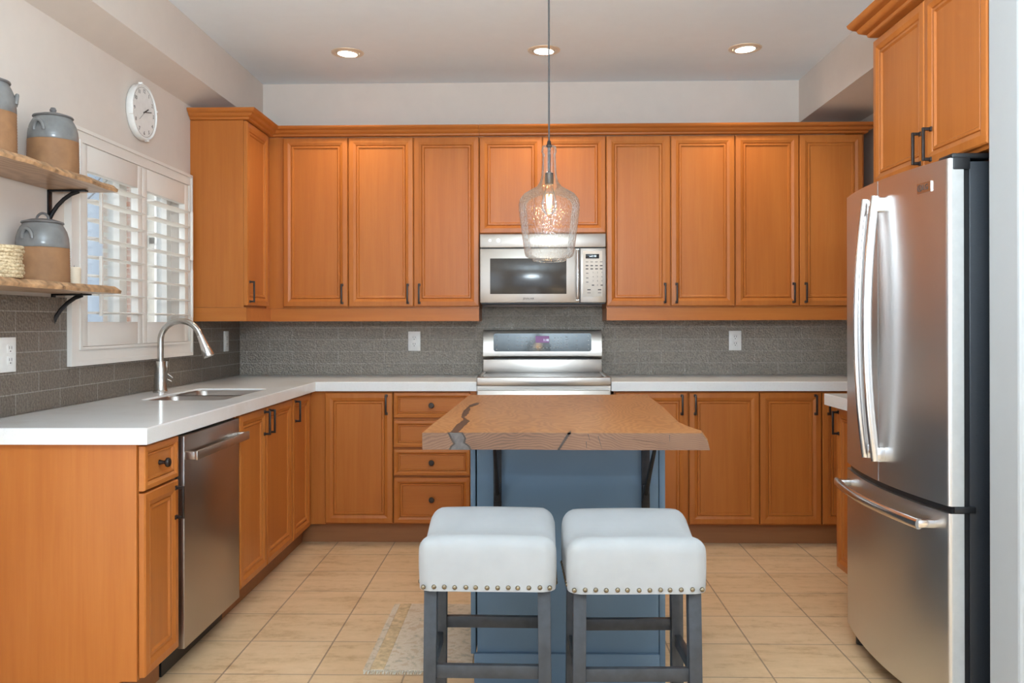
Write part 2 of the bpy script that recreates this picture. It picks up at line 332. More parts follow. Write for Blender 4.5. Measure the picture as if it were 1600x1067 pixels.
def tag(o, label, cat, group=None):
    o['label'] = label; o['category'] = cat
    if group: o['group'] = group
    return o
def thing(name, label, cat, loc=(0, 0, 0), rz=0.0, group=None):
    o = bpy.data.objects.new(name, None); o.empty_display_size = 0.05; C.objects.link(o); o.location = loc; o.rotation_euler = (0, 0, rz)
    return tag(o, label, cat, group)
def struct(name, bm, mat, parent=None, smooth=False):
    o = obj(name, bm, mat, parent, smooth=smooth)
    if not parent: o['kind'] = 'structure'
    return o

# ---------------------------------------------------------------- the room
XL, YB, XR, ZC = -1.873, 5.47, 2.08, 2.79
struct('floor', box(-2.2, 3.4, -3.2, 5.7, -0.1, 0.0), M['floor'])
struct('ceiling', box(-2.2, 3.4, -3.2, 5.7, ZC, ZC+0.1), M['ceiling'])
struct('wall_back', box(-2.2, XR+0.15, YB, YB+0.15, 0, ZC), M['wall'])
WY0, WY1, WZ0, WZ1 = 3.50, 4.615, 1.16, 2.005      # window opening
bm = bmesh.new(); X0 = XL-0.15
bx(bm, X0, XL, -3.2, -0.9, 0, ZC); bx(bm, X0, XL, 1.8, WY0, 0, ZC); bx(bm, X0, XL, -0.9, 1.8, 0, 0.1); bx(bm, X0, XL, -0.9, 1.8, 2.2, ZC); bx(bm, X0, XL, WY1, YB, 0, ZC); bx(bm, X0, XL, WY0, WY1, 0, WZ0); bx(bm, X0, XL, WY0, WY1, WZ1, ZC)
struct('wall_left', bm, M['wall'])
struct('wall_right', box(XR, XR+0.15, 2.548, YB, 0, ZC), M['wall'])
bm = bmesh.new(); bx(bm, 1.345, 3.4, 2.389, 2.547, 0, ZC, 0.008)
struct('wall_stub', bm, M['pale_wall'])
bm = bmesh.new(); bx(bm, 3.2, 3.35, -3.2, -1.4, 0, ZC); bx(bm, 3.2, 3.35, 1.0, 2.388, 0, ZC); bx(bm, 3.2, 3.35, -1.4, 1.0, 0, 0.5); bx(bm, 3.2, 3.35, -1.4, 1.0, 2.35, ZC)
struct('wall_side', bm, M['wall'])
bm = bmesh.new(); bx(bm, -2.0, -1.45, -3.15, -3.0, 0, ZC); bx(bm, 2.25, 3.3, -3.15, -3.0, 0, ZC); bx(bm, -1.45, 2.25, -3.15, -3.0, 2.42, ZC); bx(bm, -1.45, 2.25, -3.15, -3.0, 0, 0.15)
struct('wall_rear', bm, M['wall'])
bm = bmesh.new()
for x in (-1.45, -0.22, 1.0, 2.19): bx(bm, x, x+0.06, -3.1, -3.04, 0.15, 2.42)
bx(bm, -1.45, 2.25, -3.1, -3.04, 0.15, 0.22); bx(bm, -1.45, 2.25, -3.1, -3.04, 2.36, 2.42)
struct('window_2', bm, M['white_trim'])
bm = bmesh.new(); bx(bm, 3.22, 3.28, -1.4, -1.34, 0.5, 2.35); bx(bm, 3.22, 3.28, 0.94, 1.0, 0.5, 2.35); bx(bm, 3.22, 3.28, -0.23, -0.17, 0.5, 2.35); bx(bm, 3.22, 3.28, -1.4, 1.0, 0.5, 0.56); bx(bm, 3.22, 3.28, -1.4, 1.0, 2.29, 2.35)
struct('window_3', bm, M['white_trim'])
bm = bmesh.new()
for y in (-0.9, 0.42, 1.74): bx(bm, X0+0.03, X0+0.09, y, y+0.06, 0.1, 2.2)
bx(bm, X0+0.03, X0+0.09, -0.9, 1.8, 0.1, 0.18); bx(bm, X0+0.03, X0+0.09, -0.9, 1.8, 2.14, 2.2)
struct('window_4', bm, M['white_trim'])
# lowered ceiling boxes along both sides
bm = bmesh.new(); prism(bm, [(XL, 2.455), (-1.712, 2.52), (-1.712, ZC), (XL, ZC)], 1, -3.0, YB)
struct('ceiling_bulkhead_left', bm, M['wall'])
struct('ceiling_bulkhead_right', box(1.705, XR, 2.548, YB, 2.52, ZC), M['wall'])
# tiled splashback
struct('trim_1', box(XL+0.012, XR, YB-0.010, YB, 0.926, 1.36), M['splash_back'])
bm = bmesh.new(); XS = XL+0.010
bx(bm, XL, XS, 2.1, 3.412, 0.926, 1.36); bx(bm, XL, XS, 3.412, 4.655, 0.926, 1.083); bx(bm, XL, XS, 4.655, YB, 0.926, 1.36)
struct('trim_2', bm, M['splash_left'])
# window over the sink: casing, jamb and sash with mullions, panes
bm = bmesh.new(); CY0, CY1, CZ0, CZ1 = 3.412, 4.655, 1.083, 2.065
for (a, b, xo) in ((0.0, 0.24, 0.030), (0.24, 0.84, 0.022), (0.84, 1.0, 0.028)):
    e = lambda p: (CY0+p*(WY0-CY0), CY1-p*(CY1-WY1), CZ0+p*(WZ0-CZ0), CZ1-p*(CZ1-WZ1))
    y0, y1, z0, z1 = e(a); y2, y3, z2, z3 = e(b)
    bx(bm, XL, XL+xo, y0, y2, z0, z1); bx(bm, XL, XL+xo, y3, y1, z0, z1); bx(bm, XL, XL+xo, y2, y3, z0, z2); bx(bm, XL, XL+xo, y2, y3, z3, z1)
win = struct('window_1', bm, M['white_trim'])
bm = bmesh.new(); xa, xb = XL-0.13, XL-0.075
for y0, y1 in ((WY0, WY0+0.055), (4.03, 4.10), (WY1-0.055, WY1)): bx(bm, xa, xb, y0, y1, WZ0, WZ1)
for z0, z1 in ((WZ0, WZ0+0.055), (WZ1-0.05, WZ1)): bx(bm, xa, xb, WY0, WY1, z0, z1)
for y in (4.22, 4.31): bx(bm, xa+0.02, xb-0.02, y, y+0.012, WZ0, WZ1)
obj('window_sash', bm, M['white_trim'], win)
obj('window_pane', box(xa+0.026, xa+0.030, WY0+0.05, WY1-0.05, WZ0+0.05, WZ1-0.05), M['pane'], win)

# ---------------------------------------------------------------- plantation shutters
def shutter(label, ya, yb, rod_y):
    t = thing('window_shutter', label, 'shutter', (XL+0.008, (ya+yb)/2, 1.1612), 0, 'plantation shutters over the sink')
    h = 0.8432; hw = (yb-ya)/2; st = 0.048; bm = bmesh.new(); x0, x1 = -0.018, 0.014
    bx(bm, x0, x1, -hw, -hw+st, 0, h, 0.002); bx(bm, x0, x1, hw-st, hw, 0, h, 0.002)
    bx(bm, x0, x1, -hw+st, hw-st, 0, 0.103, 0.002); bx(bm, x0, x1, -hw+st, hw-st, h-0.108, h, 0.002)
    obj('frame', bm, M['white_trim'], t)
    bm = bmesh.new()
    for k in range(8):
        z = 0.141+0.0786*k; q = []
        for i in range(12):
            a = 2*PI*i/12; q.append((0.010+0.043*math.cos(a), z+0.0052*math.sin(a)+0.02*(-0.043*math.cos(a))))
        prism(bm, [(a, b) for a, b in q], 1, -hw+st+0.003, hw-st-0.003)
    obj('louvres', bm, M['white_trim'], t)
    for z0, z1 in ((0.128, 0.380), (0.432, 0.690)):
        obj('tilt_rod', box(0.054, 0.066, rod_y-0.007, rod_y+0.007, z0, z1, 0.002), M['white_trim'], t)
shutter('white plantation shutter panel nearest the wall shelves', 3.504, 4.060, -0.208)
shutter('white plantation shutter panel next to the tall cabinet side', 4.063, 4.611, 0.205)

# ---------------------------------------------------------------- outside the window
struct('ground', box(-30, -2.1, -6, 40, -0.4, -0.3), M['ground_out'])
t = thing('house', 'pale neighbouring house wall seen through the shutters', 'house', (-5.0, 10.235, -0.3))
obj('wall', box(-0.15, 0, 0.0, 7, 0, 6), M['cream_out'], t)
obj('brick_pier', box(0.001, 0.06, 0.30, 0.46, 0, 6), M['brick_out'], t)
f_ = obj('window_frame', box(0.001, 0.07, 0.47, 0.63, 0.0, 6), M['white_wall_out'], t)
bm = bmesh.new(); bx(bm, 0.001, 0.09, 0.88, 1.14, 0.9, 4.6); bx(bm, 0.02, 0.10, 0.99, 1.02, 0.95, 4.55); bx(bm, 0.02, 0.10, 0.88, 1.14, 2.6, 2.68)
obj('window_frame', bm, M['white_wall_out'], t)
bm = bmesh.new(); bx(bm, 0.001, 0.08, 1.22, 1.26, 0.9, 4.2); obj('downpipe', bm, M['ground_out'], t)
t = thing('tree', 'bare tree against the sky outside the window', 'tree', (-5.6, 9.9, -0.3))
bm = bmesh.new()
def branch(p, d, ln, r, n):
    q = p+d*ln; tube(bm, [p, (p+q)/2+Vector((random.uniform(-.04, .04), random.uniform(-.04, .04), 0)), q], [r, r*0.85, r*0.65], 6)
    if n:
        for k in range(3):
            e = (d+Vector((random.uniform(-.8, .8), random.uniform(-.8, .8), random.uniform(-.2, .6)))).normalized(); branch(q, e, ln*0.68, r*0.6, n-1)
branch(Vector((0, 0, 0)), Vector((0, 0, 1)), 1.5, 0.05, 5)
obj('branches', bm, M['bark'], t)

# ---------------------------------------------------------------- cabinets
DT = 0.021
DPROF = [(0.0, 0.0), (0.0, DT-0.004), (0.004, DT), (0.026, DT+0.0015), (0.040, DT-0.0045), (0.043, DT-0.010), (0.0455, DT-0.0055), (0.053, DT-0.0055), (0.058, DT-0.0125), (0.061, DT-0.0125)]
def door_bm(x0, x1, z0, z1, k=1.12):
    bm = bmesh.new(); rings = []
    for o, h in DPROF:
        o *= k
        rings.append([bm.verts.new((x, -h-0.001, z)) for x, z in ((x0+o, z0+o), (x1-o, z0+o), (x1-o, z1-o), (x0+o, z1-o))])
    for a, b in zip(rings, rings[1:]):
        for i in range(4): bm.faces.new((a[i], a[(i+1) % 4], b[(i+1) % 4], b[i]))
    bm.faces.new(rings[0][::-1]); bm.faces.new(rings[-1]); return bm
def pull(parent, x, zc, ln=0.118, mat='bronze', out=0.030):
    bm = bmesh.new(); y = -DT-0.0015; h = ln/2
    bx(bm, x-0.005, x+0.005, y-out, y-out+0.009, zc-h, zc+h, 0.0015)
    for s in (-1, 1):
        z = zc+s*(h-0.005); bx(bm, x-0.0048, x+0.0048, y-out+0.004, y-0.003, z-0.0048, z+0.0048, 0.001); bx(bm, x-0.0075, x+0.0075, y-0.004, y+0.0015, z-0.0075, z+0.0075, 0.001)
    obj('handle', bm, M[mat], parent)
def knob(parent, x, z):
    bm = bmesh.new(); m_ = Matrix.Translation((x, -DT+0.010, z)) @ Matrix.Rotation(PI/2, 4, 'X')
    lathe(bm, [(0, 0), (0.009, 0), (0.0075, 0.006), (0.006, 0.014), (0.007, 0.020), (0.0155, 0.025), (0.0165, 0.030), (0.014, 0.035), (0, 0.0365)], 20, mtx=m_)
    obj('knob', bm, M['bronze'], parent)
def cabinet(name, label, cat, loc, rz, w_, d, h, doors=(), drawers=(), fillers=(), sink=False, group=None):
    t = thing(name, label, cat, loc, rz, group)
    bm = bmesh.new()
    if sink: bx(bm, 0.0015, w_-0.0015, 0, d, 0, 0.600); bx(bm, 0.0015, w_-0.0015, 0, 0.02, 0.600, h)
    else: bx(bm, 0.0015, w_-0.0015, 0, d, 0, h)
    obj('body', bm, M['wood_z'], t, smooth=False)
    for (x0, x1, z0, z1, hx, hz, ln) in doors:
        o = obj('door', door_bm(x0, x1, z0, z1), M['wood_z'], t, smooth=False)
        if hx is not None: pull(o, hx, hz, ln)
    for (x0, x1, z0, z1) in drawers:
        k = 0.62 if z1-z0 < 0.2 else 0.85
        o = obj('drawer', door_bm(x0, x1, z0, z1, k), M['wood_x'], t, smooth=False)
        knob(o, (x0+x1)/2, (z0+z1)/2+(0.006 if z1-z0 > 0.2 else 0))
    for (x0, x1, z0, z1) in fillers: obj('filler_strip', box(x0, x1, -0.006, 0, z0, z1), M['wood_z'], t, smooth=False)
    return t
# wall cabinets on the back wall (front of doors at y = 5.13)
UY = 5.152; UZ = 1.345; UH = 1.03; UD = YB-UY-0.001
def upper(label, x0, x1, edges, filler=None):
    """edges: (left, right, handle x or None) of each door"""
    ds = [(a-x0, b-x0, 1.356-UZ, 2.371-UZ, None if hx is None else hx-x0, 1.432-UZ, 0.118) for a, b, hx in edges]
    return cabinet('wall_cabinet', label, 'cabinet', (x0, UY, UZ), 0, x1-x0, UD, UH, ds, fillers=[(filler[0]-x0, filler[1]-x0, 0, UH)] if filler else (), group='wall cabinets on the back wall')
upper('single door maple wall cabinet in the corner beside the filler strip', -1.5755, -1.0925, [(-1.485, -1.095, -1.128)], (-1.5755, -1.488))
upper('two door maple wall cabinet immediately to the left of the microwave', -1.0925, -0.3035, [(-1.090, -0.700, -0.733), (-0.696, -0.306, -0.664)])
upper('two door maple wall cabinet immediately to the right of the microwave', 0.4555, 1.221, [(0.458, 0.836, 0.804), (0.841, 1.218, 0.873)])
upper('two door maple wall cabinet near the refrigerator end of the back wall', 1.221, 1.99, [(1.224, 1.599, 1.566), (1.604, 1.976, 1.637)])
cabinet('microwave_cabinet', 'short two door maple cabinet directly above the microwave', 'cabinet', (-0.3035, UY, 1.787), 0, 0.759, UD, 0.588,
        [(0.0025, 0.378, 0.006, 0.584, None, 0, 0), (0.3815, 0.7565, 0.006, 0.584, None, 0, 0)])
# wall cabinet on the window wall (doors face +x)
t = cabinet('wall_cabinet', 'tall maple wall cabinet with a plain side, beside the window', 'cabinet', (-1.577, 4.690, UZ), PI/2, 0.775, 0.295, UH,
            [(0.002, 0.385, 1.356-UZ, 2.371-UZ, 0.034, 1.432-UZ, 0.118)], fillers=[(0.388, 0.452, 0, UH)])
# cabinet above the refrigerator (doors face -x)
cabinet('refrigerator_cabinet', 'two door maple cabinet with crown over the refrigerator', 'cabinet', (1.372, 3.405, 1.775), -PI/2, 0.845, 0.68, 0.60,
        [(0.002, 0.436, 0.010, 0.584, 0.411, 0.080, 0.112), (0.440, 0.842, 0.010, 0.584, 0.490, 0.080, 0.112)])
# crown mouldings and light valances
CROWN = [(-0.02, 0.0), (0.004, 0.0), (0.010, 0.004), (0.012, 0.012), (0.020, 0.016), (0.030, 0.022), (0.034, 0.032), (0.042, 0.036), (0.052, 0.046), (0.055, 0.056), (-0.02, 0.056)]
ZCR = 2.3765
bm = bmesh.new(); sweep(bm, CROWN, [(XL+0.004, 4.688, ZCR), (-1.552, 4.688, ZCR), (-1.552, 5.128, ZCR), (-0.3035, 5.128, ZCR)])
tag(obj('crown_moulding', bm, M['wood_x']), 'stepped maple crown turning the corner above the wall cabinets left of the microwave', 'moulding', 'crown mouldings')
bm = bmesh.new(); sweep(bm, CROWN, [(-0.3020, 5.128, ZCR), (1.992, 5.128, ZCR), (1.992, YB-0.004, ZCR)])
tag(obj('crown_moulding', bm, M['wood_x']), 'stepped maple crown above the microwave and the wall cabinets right of it', 'moulding', 'crown mouldings')
bm = bmesh.new(); sweep(bm, [(a*1.35, b*1.25) for a, b in CROWN], [(2.05, 3.407, 2.3765), (1.350, 3.407, 2.3765), (1.350, 2.562, 2.3765)])
tag(obj('crown_moulding', bm, M['wood_x']), 'deep maple crown above the refrigerator cabinet', 'moulding', 'crown mouldings')
def valance(label, path, h0, h1):
    bm = bmesh.new(); sweep(bm, [(-0.018, h0), (0, h0), (0, h1), (-0.018, h1)], path)
    tag(obj('light_valance', bm, M['wood_x']), label, 'valance', 'light valances under the wall cabinets')
valance('plain maple valance under the wall cabinets left of the microwave, turning the corner', [(XL+0.013, 4.694, 0), (-1.5635, 4.694, 0), (-1.5635, 5.140, 0), (-0.306, 5.140, 0), (-0.306, YB-0.013, 0)], 1.268, 1.344)
valance('plain maple valance under the wall cabinets right of the microwave', [(0.458, YB-0.013, 0), (0.458, 5.140, 0), (1.99, 5.140, 0)], 1.270, 1.344)

# base cabinets, back wall (doors at y = 4.845)
BY = 4.867; BZ = 0.113; BH = 0.757
def bz(z): return z-BZ
def base(name, label, x0, x1, doors=(), drawers=(), filler=None):
    ds = [(a-x0, b-x0, bz(0.121), bz(0.862), hx-x0, bz(0.794), 0.112) for a, b, hx in doors]
    dr = [(a-x0, b-x0, bz(c), bz(d)) for a, b, c, d in drawers]
    return cabinet(name, label, 'cabinet', (x0, BY, BZ), 0, x1-x0, YB-BY-0.013, BH, ds, dr, [(filler[0]-x0, filler[1]-x0, 0, BH)] if filler else ())
base('base_cabinet', 'single door maple base cabinet in the inside corner left of the drawers', -1.2545, -0.7785, [(-1.166, -0.781, -0.815)], filler=(-1.2545, -1.169))
base('drawer_cabinet', 'maple base cabinet with a stack of four drawers left of the range', -0.7785, -0.305, drawers=[(-0.775, -0.342, 0.719, 0.862), (-0.775, -0.342, 0.552, 0.705), (-0.775, -0.342, 0.392, 0.541), (-0.775, -0.342, 0.121, 0.381)], filler=(-0.339, -0.305))
base('base_cabinet', 'two door maple base cabinet just right of the range, partly behind the island', 0.470, 1.2885, [(0.482, 0.887, 0.853), (0.894, 1.2865, 0.927)])
base('base_cabinet', 'two door maple base cabinet at the refrigerator end of the back counter', 1.2885, 2.06, [(1.291, 1.632, 1.600), (1.639, 2.02, 1.672)])
# base cabinets, window wall (doors at x = -1.234)
BX = -1.256
def lbase(name, label, y0, y1, doors=(), drawers=(), filler=None):
    ds = [(a-y0, b-y0, bz(0.121), bz(zt), hy-y0, bz(hz), 0.112) for a, b, zt, hy, hz in doors]
    dr = [(a-y0, b-y0, bz(c), bz(d)) for a, b, c, d in drawers]
    return cabinet(name, label, 'cabinet', (BX, y0, BZ), PI/2, y1-y0, BX-XL-0.013, BH, ds, dr, [(filler[0]-y0, filler[1]-y0, 0, BH)] if filler else (), sink=name == 'sink_cabinet')
t = lbase('base_cabinet', 'narrow maple base cabinet with one drawer, end of run beside the dishwasher', 2.728, 3.000, [(2.722, 2.985, 0.711, 2.958, 0.634)], [(2.722, 2.985, 0.719, 0.862)])
bm = bmesh.new(); prism(bm, [(0.002, 0.0), (0.002, BH), (0.604, BH), (0.604, -BZ), (0.058, -BZ), (0.058, 0.0)], 0, -0.016, -0.0005)
obj('end_panel', bm, M['wood_z'], t, smooth=False)
lbase('sink_cabinet', 'two door maple base cabinet under the sink, next to the dishwasher', 3.618, 4.437, [(3.628, 3.990, 0.862, 3.956, 0.794), (3.998, 4.430, 0.862, 4.032, 0.794)])
lbase('base_cabinet', 'single door maple base cabinet between the sink cabinet and the inside corner', 4.437, 4.865, [(4.445, 4.783, 0.862, 4.480, 0.794)], filler=(4.786, 4.858))
# base cabinet beside the refrigerator (door faces -x)
cabinet('base_cabinet', 'maple base cabinet half hidden behind the refrigerator', 'cabinet', (1.444, 4.022, BZ), -PI/2, 0.54, 0.6, BH, [(0.003, 0.50, bz(0.121), bz(0.862), 0.034, bz(0.792), 0.108)])
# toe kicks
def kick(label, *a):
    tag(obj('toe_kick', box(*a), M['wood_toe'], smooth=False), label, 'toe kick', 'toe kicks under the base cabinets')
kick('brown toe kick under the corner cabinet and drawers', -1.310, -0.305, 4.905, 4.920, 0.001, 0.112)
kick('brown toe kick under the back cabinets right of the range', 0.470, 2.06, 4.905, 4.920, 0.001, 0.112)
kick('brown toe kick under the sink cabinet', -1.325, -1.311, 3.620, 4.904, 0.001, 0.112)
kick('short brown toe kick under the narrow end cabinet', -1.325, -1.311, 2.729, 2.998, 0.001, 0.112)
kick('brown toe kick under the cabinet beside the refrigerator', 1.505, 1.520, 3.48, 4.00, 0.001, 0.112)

# ---------------------------------------------------------------- worktops, sink, faucet
ZT, ZU = 0.925, 0.8725
def slab(name, label, outer, hole=None):
    bm = bmesh.new(); es = []
    for lp in [outer]+([hole] if hole else []):
        vs = [bm.verts.new((x, y, ZU)) for x, y in lp]
        es += [bm.edges.new((vs[i], vs[(i+1) % len(vs)])) for i in range(len(vs))]
    r = bmesh.ops.triangle_fill(bm, use_beauty=True, use_dissolve=False, edges=es)
    fs = [g for g in r['geom'] if isinstance(g, bmesh.types.BMFace)] or bm.faces[:]
    ex = bmesh.ops.extrude_face_region(bm, geom=fs)
    bmesh.ops.translate(bm, vec=(0, 0, ZT-ZU), verts=[g for g in ex['geom'] if isinstance(g, bmesh.types.BMVert)])
    bmesh.ops.recalc_face_normals(bm, faces=bm.faces[:])
    sharp = [e for e in bm.edges if len(e.link_faces) == 2 and e.calc_face_angle(0) > 1.0 and min(v.co.z for v in e.verts) > ZT-0.001]
    bmesh.ops.bevel(bm, geom=sharp, offset=0.004, segments=2, affect='EDGES', profile=0.5)
    return tag(obj(name, bm, M['counter'], smooth=False), label, 'worktop')
SX0, SX1, SY0, SY1 = -1.695, -1.330, 3.67, 4.34
def rrect(x0, x1, y0, y1, r, n=5):
    p = []
    for cx, cy, a0 in ((x1-r, y1-r, 0), (x0+r, y1-r, PI/2), (x0+r, y0+r, PI), (x1-r, y0+r, 1.5*PI)):
        for k in range(n+1): a = a0+PI/2*k/n; p.append((cx+r*math.cos(a), cy+r*math.sin(a)))
    return p
slab('worktop', 'white L-shaped worktop with the sink, below the window and left of the range', [(XL+0.011, 2.690), (-1.213, 2.690), (-1.213, 4.822), (-0.302, 4.822), (-0.302, YB-0.011), (XL+0.011, YB-0.011)], rrect(SX0, SX1, SY0, SY1, 0.05))
slab('worktop', 'white straight worktop right of the range', [(0.456, 4.822), (2.075, 4.822), (2.075, YB-0.011), (0.456, YB-0.011)])
slab('worktop', 'short white worktop end showing beside the refrigerator', [(1.371, 3.47), (2.075, 3.47), (2.075, 4.030), (1.371, 4.030)])
t = thing('kitchen_sink', 'double bowl stainless steel sink set into the white worktop', 'sink', ((SX0+SX1)/2, (SY0+SY1)/2, 0.72))
cx, cy = (SX0+SX1)/2, (SY0+SY1)/2
def bowl(x0, x1, y0, y1, zt, zb, r):
    bm = bmesh.new(); rings = []
    for ins, z, rr in ((0.0, zt, r), (0.003, zt, r), (0.006, zt-0.006, r), (0.010, zb+0.03, r), (0.028, zb+0.006, r*0.8), (0.05, zb, r*0.6)):
        rings.append([bm.verts.new((x-cx, y-cy, z-0.72)) for x, y in rrect(x0+ins, x1-ins, y0+ins, y1-ins, rr)])
    n = len(rings[0])
    for a, b in zip(rings, rings[1:]):
        for i in range(n): bm.faces.new((a[i], a[(i+1) % n], b[(i+1) % n], b[i]))
    bm.faces.new(rings[-1])
    o = obj('bowl', bm, M['dark_steel'], t)
    bm = bmesh.new(); lathe(bm, [(0, 0.004), (0.02, 0.004), (0.038, 0.006), (0.042, 0.001)], 24, ((x0+x1)/2-cx, (y0+y1)/2-cy, zb-0.72)); obj('drain', bm, M['nickel'], o)
bowl(SX0+0.004, SX1-0.004, SY0+0.004, 3.985, 0.917, 0.73, 0.046)
bowl(SX0+0.004, SX1-0.004, 4.020, SY1-0.004, 0.917, 0.76, 0.046)
obj('divider', box(SX0+0.03-cx, SX1-0.03-cx, 3.9855-cy, 4.0195-cy, 0.16, 0.192, 0.004), M['dark_steel'], t)

t = thing('kitchen_faucet', 'tall brushed nickel gooseneck faucet behind the sink', 'faucet', (-1.772, 4.075, ZT+0.0005))
bm = bmesh.new(); lathe(bm, [(0, 0), (0.034, 0), (0.034, 0.008), (0.030, 0.013), (0.0295, 0.07), (0.0275, 0.115), (0.022, 0.142), (0.020, 0.150), (0, 0.150)], 28); obj('base', bm, M['nickel'], t)
pts = [(0, 0, 0.148), (0, 0, 0.2), (0, 0, 0.245)]
for k in range(1, 19):
    a = PI-k*(PI-0.32)/18; pts.append((0.098+0.098*math.cos(a), 0, 0.245+0.098*math.sin(a)))
bm = bmesh.new(); tube(bm, pts, 0.0145, 16); obj('spout', bm, M['nickel'], t)
p = Vector(pts[-1]); d = (p-Vector(pts[-2])).normalized()
bm = bmesh.new(); tube(bm, [p+d*0.001, p+d*0.012, p+d*0.03, p+d*0.07, p+d*0.105, p+d*0.112], [0.0148, 0.0155, 0.0165, 0.0215, 0.027, 0.025], 18); obj('spray_head', bm, M['chrome'], t)
bm = bmesh.new(); tube(bm, [(0, 0.027, 0.065), (0, 0.05, 0.065)], 0.013, 14); tube(bm, [(0, 0.045, 0.065), (0.004, 0.05, 0.10), (0.008, 0.052, 0.148)], [0.007, 0.006, 0.0085], 10); tube(bm, [(0, 0.05, 0.065), (0.03, 0.058, 0.05), (0.034, 0.058, 0.068), (0.012, 0.054, 0.085)], 0.004, 8)
obj('lever', bm, M['nickel'], t)

# ---------------------------------------------------------------- dishwasher
t = thing('dishwasher', 'stainless steel dishwasher with a bar handle in the window run', 'dishwasher', (-1.234, 3.034, 0.0), PI/2)
obj('tub', box(-0.022, 0.580, 0.030, 0.60, 0.10, 0.860), M['black'], t)
obj('door', box(0.0, 0.578, 0.0, 0.028, 0.094, 0.855, 0.004), M['dark_steel'], t)
bm = bmesh.new(); bx(bm, 0.004, 0.574, -0.046, -0.034, 0.768, 0.800, 0.002)
for x in (0.004, 0.554): bx(bm, x, x+0.020, -0.036, 0.004, 0.770, 0.798, 0.002)
obj('handle', bm, M['steel_x'], t)
obj('kick_plate', box(-0.022, 0.578, 0.075, 0.09, 0.003, 0.098), M['black'], t)

# ---------------------------------------------------------------- range
t = thing('range', 'stainless steel range with a glass cooktop behind the island', 'range', (0.0765, 4.80, 0.0))
hw = 0.376
obj('body', box(-hw, hw, 0.03, 0.64, 0.05, 0.885), M['steel_x'], t)
bm = bmesh.new(); bx(bm, -hw, hw, -0.012, 0.035, 0.905, 0.952, 0.006); bx(bm, -hw, -hw+0.022, 0.03, 0.56, 0.905, 0.952, 0.004); bx(bm, hw-0.022, hw, 0.03, 0.56, 0.905, 0.952, 0.004); bx(bm, -hw, hw, 0.03, 0.64, 0.887, 0.925)
obj('cooktop_frame', bm, M['steel_x'], t)
obj('cooktop', box(-hw+0.023, hw-0.023, 0.036, 0.555, 0.926, 0.946), M['screen'], t)
o = obj('oven_door', box(-hw+0.004, hw-0.004, -0.018, 0.028, 0.22, 0.880, 0.005), M['steel_x'], t)
obj('oven_window', box(-0.26, 0.26, -0.0195, -0.017, 0.36, 0.66), M['screen'], o)
bm = bmesh.new(); tube(bm, [(-0.33, -0.06, 0.80), (0.33, -0.06, 0.80)], 0.012, 12); bx(bm, -0.335, -0.315, -0.06, -0.017, 0.79, 0.81); bx(bm, 0.315, 0.335, -0.06, -0.017, 0.79, 0.81); obj('oven_handle', bm, M['chrome'], o)
obj('storage_drawer', box(-hw+0.004, hw-0.004, -0.014, 0.028, 0.06, 0.21, 0.005), M['steel_x'], t)
obj('backguard_base', box(-hw+0.006, hw-0.006, 0.560, 0.62, 0.935, 1.028, 0.003), M['steel_x'], t)
bm = bmesh.new(); bx(bm, -hw+0.07, hw-0.07, 0.575, 0.62, 1.026, 1.044); obj('vent_slot', bm, M['black'], t)
bm = bmesh.new(); prism(bm, [(0.548, 1.042), (0.545, 1.052), (0.568, 1.205), (0.574, 1.211), (0.64, 1.211), (0.64, 1.036), (0.556, 1.036)], 0, -hw+0.006, hw-0.006)
bg = obj('backguard', bm, M['steel_x'], t)
def bgm(x, z):   # lettering plane on the sloping backguard
    s = (0.568-0.545)/(1.205-1.052); y = 0.545+(z-1.052)*s
    return Matrix.Translation((x, y-0.0040, z)) @ Matrix.Rotation(PI/2-math.atan(s), 4, 'X')
bm = bmesh.new()
vs = rrect(-0.305, 0.305, 1.078, 1.190, 0.014)
fr = [bm.verts.new((x, 0.545+(z-1.052)*0.1503-0.0025, z)) for x, z in vs]; bk = [bm.verts.new((x, 0.545+(z-1.052)*0.1503+0.004, z)) for x, z in vs]
bm.faces.new(fr); bm.faces.new(bk[::-1]); n = len(vs)
for i in range(n): bm.faces.new((fr[i], bk[i], bk[(i+1) % n], fr[(i+1) % n]))
cp = obj('control_panel', bm, M['screen'], bg)
bm = bmesh.new()
def mark(x, z, sx=0.006, sz=0.003):
    m_ = bgm(x, z); r = bmesh.ops.create_cube(bm, size=1.0, matrix=m_ @ Matrix.Diagonal((sx, sz, 0.0004, 1)))
for x0 in (-0.285, 0.215):
    for i in range(2):
        for j in range(4): mark(x0+i*0.072, 1.092+j*0.027)
for i in range(4):
    for j in range(3): mark(-0.155+i*0.028, 1.115+j*0.024, 0.009)
for i in range(3):
    for j in range(4): mark(0.078+i*0.020, 1.110+j*0.018, 0.005)
for j in range(5): mark(0.150, 1.108+j*0.015, 0.012)
for i in range(9): mark(-0.06+i*0.022, 1.100, 0.007)
obj('touch_key_print', bm, M['key_white'], cp)
bm = bmesh.new(); bmesh.ops.create_cube(bm, size=1.0, matrix=bgm(0.0, 1.153) @ Matrix.Diagonal((0.085, 0.042, 0.0006, 1))); obj('display', bm, M['led_purple'], cp)
bm = bmesh.new(); text(bm, '1:18', 0.020, bgm(0.022, 1.148) @ Matrix.Translation((0, 0, 0.0008))); obj('clock_digits', bm, M['led_white'], cp)

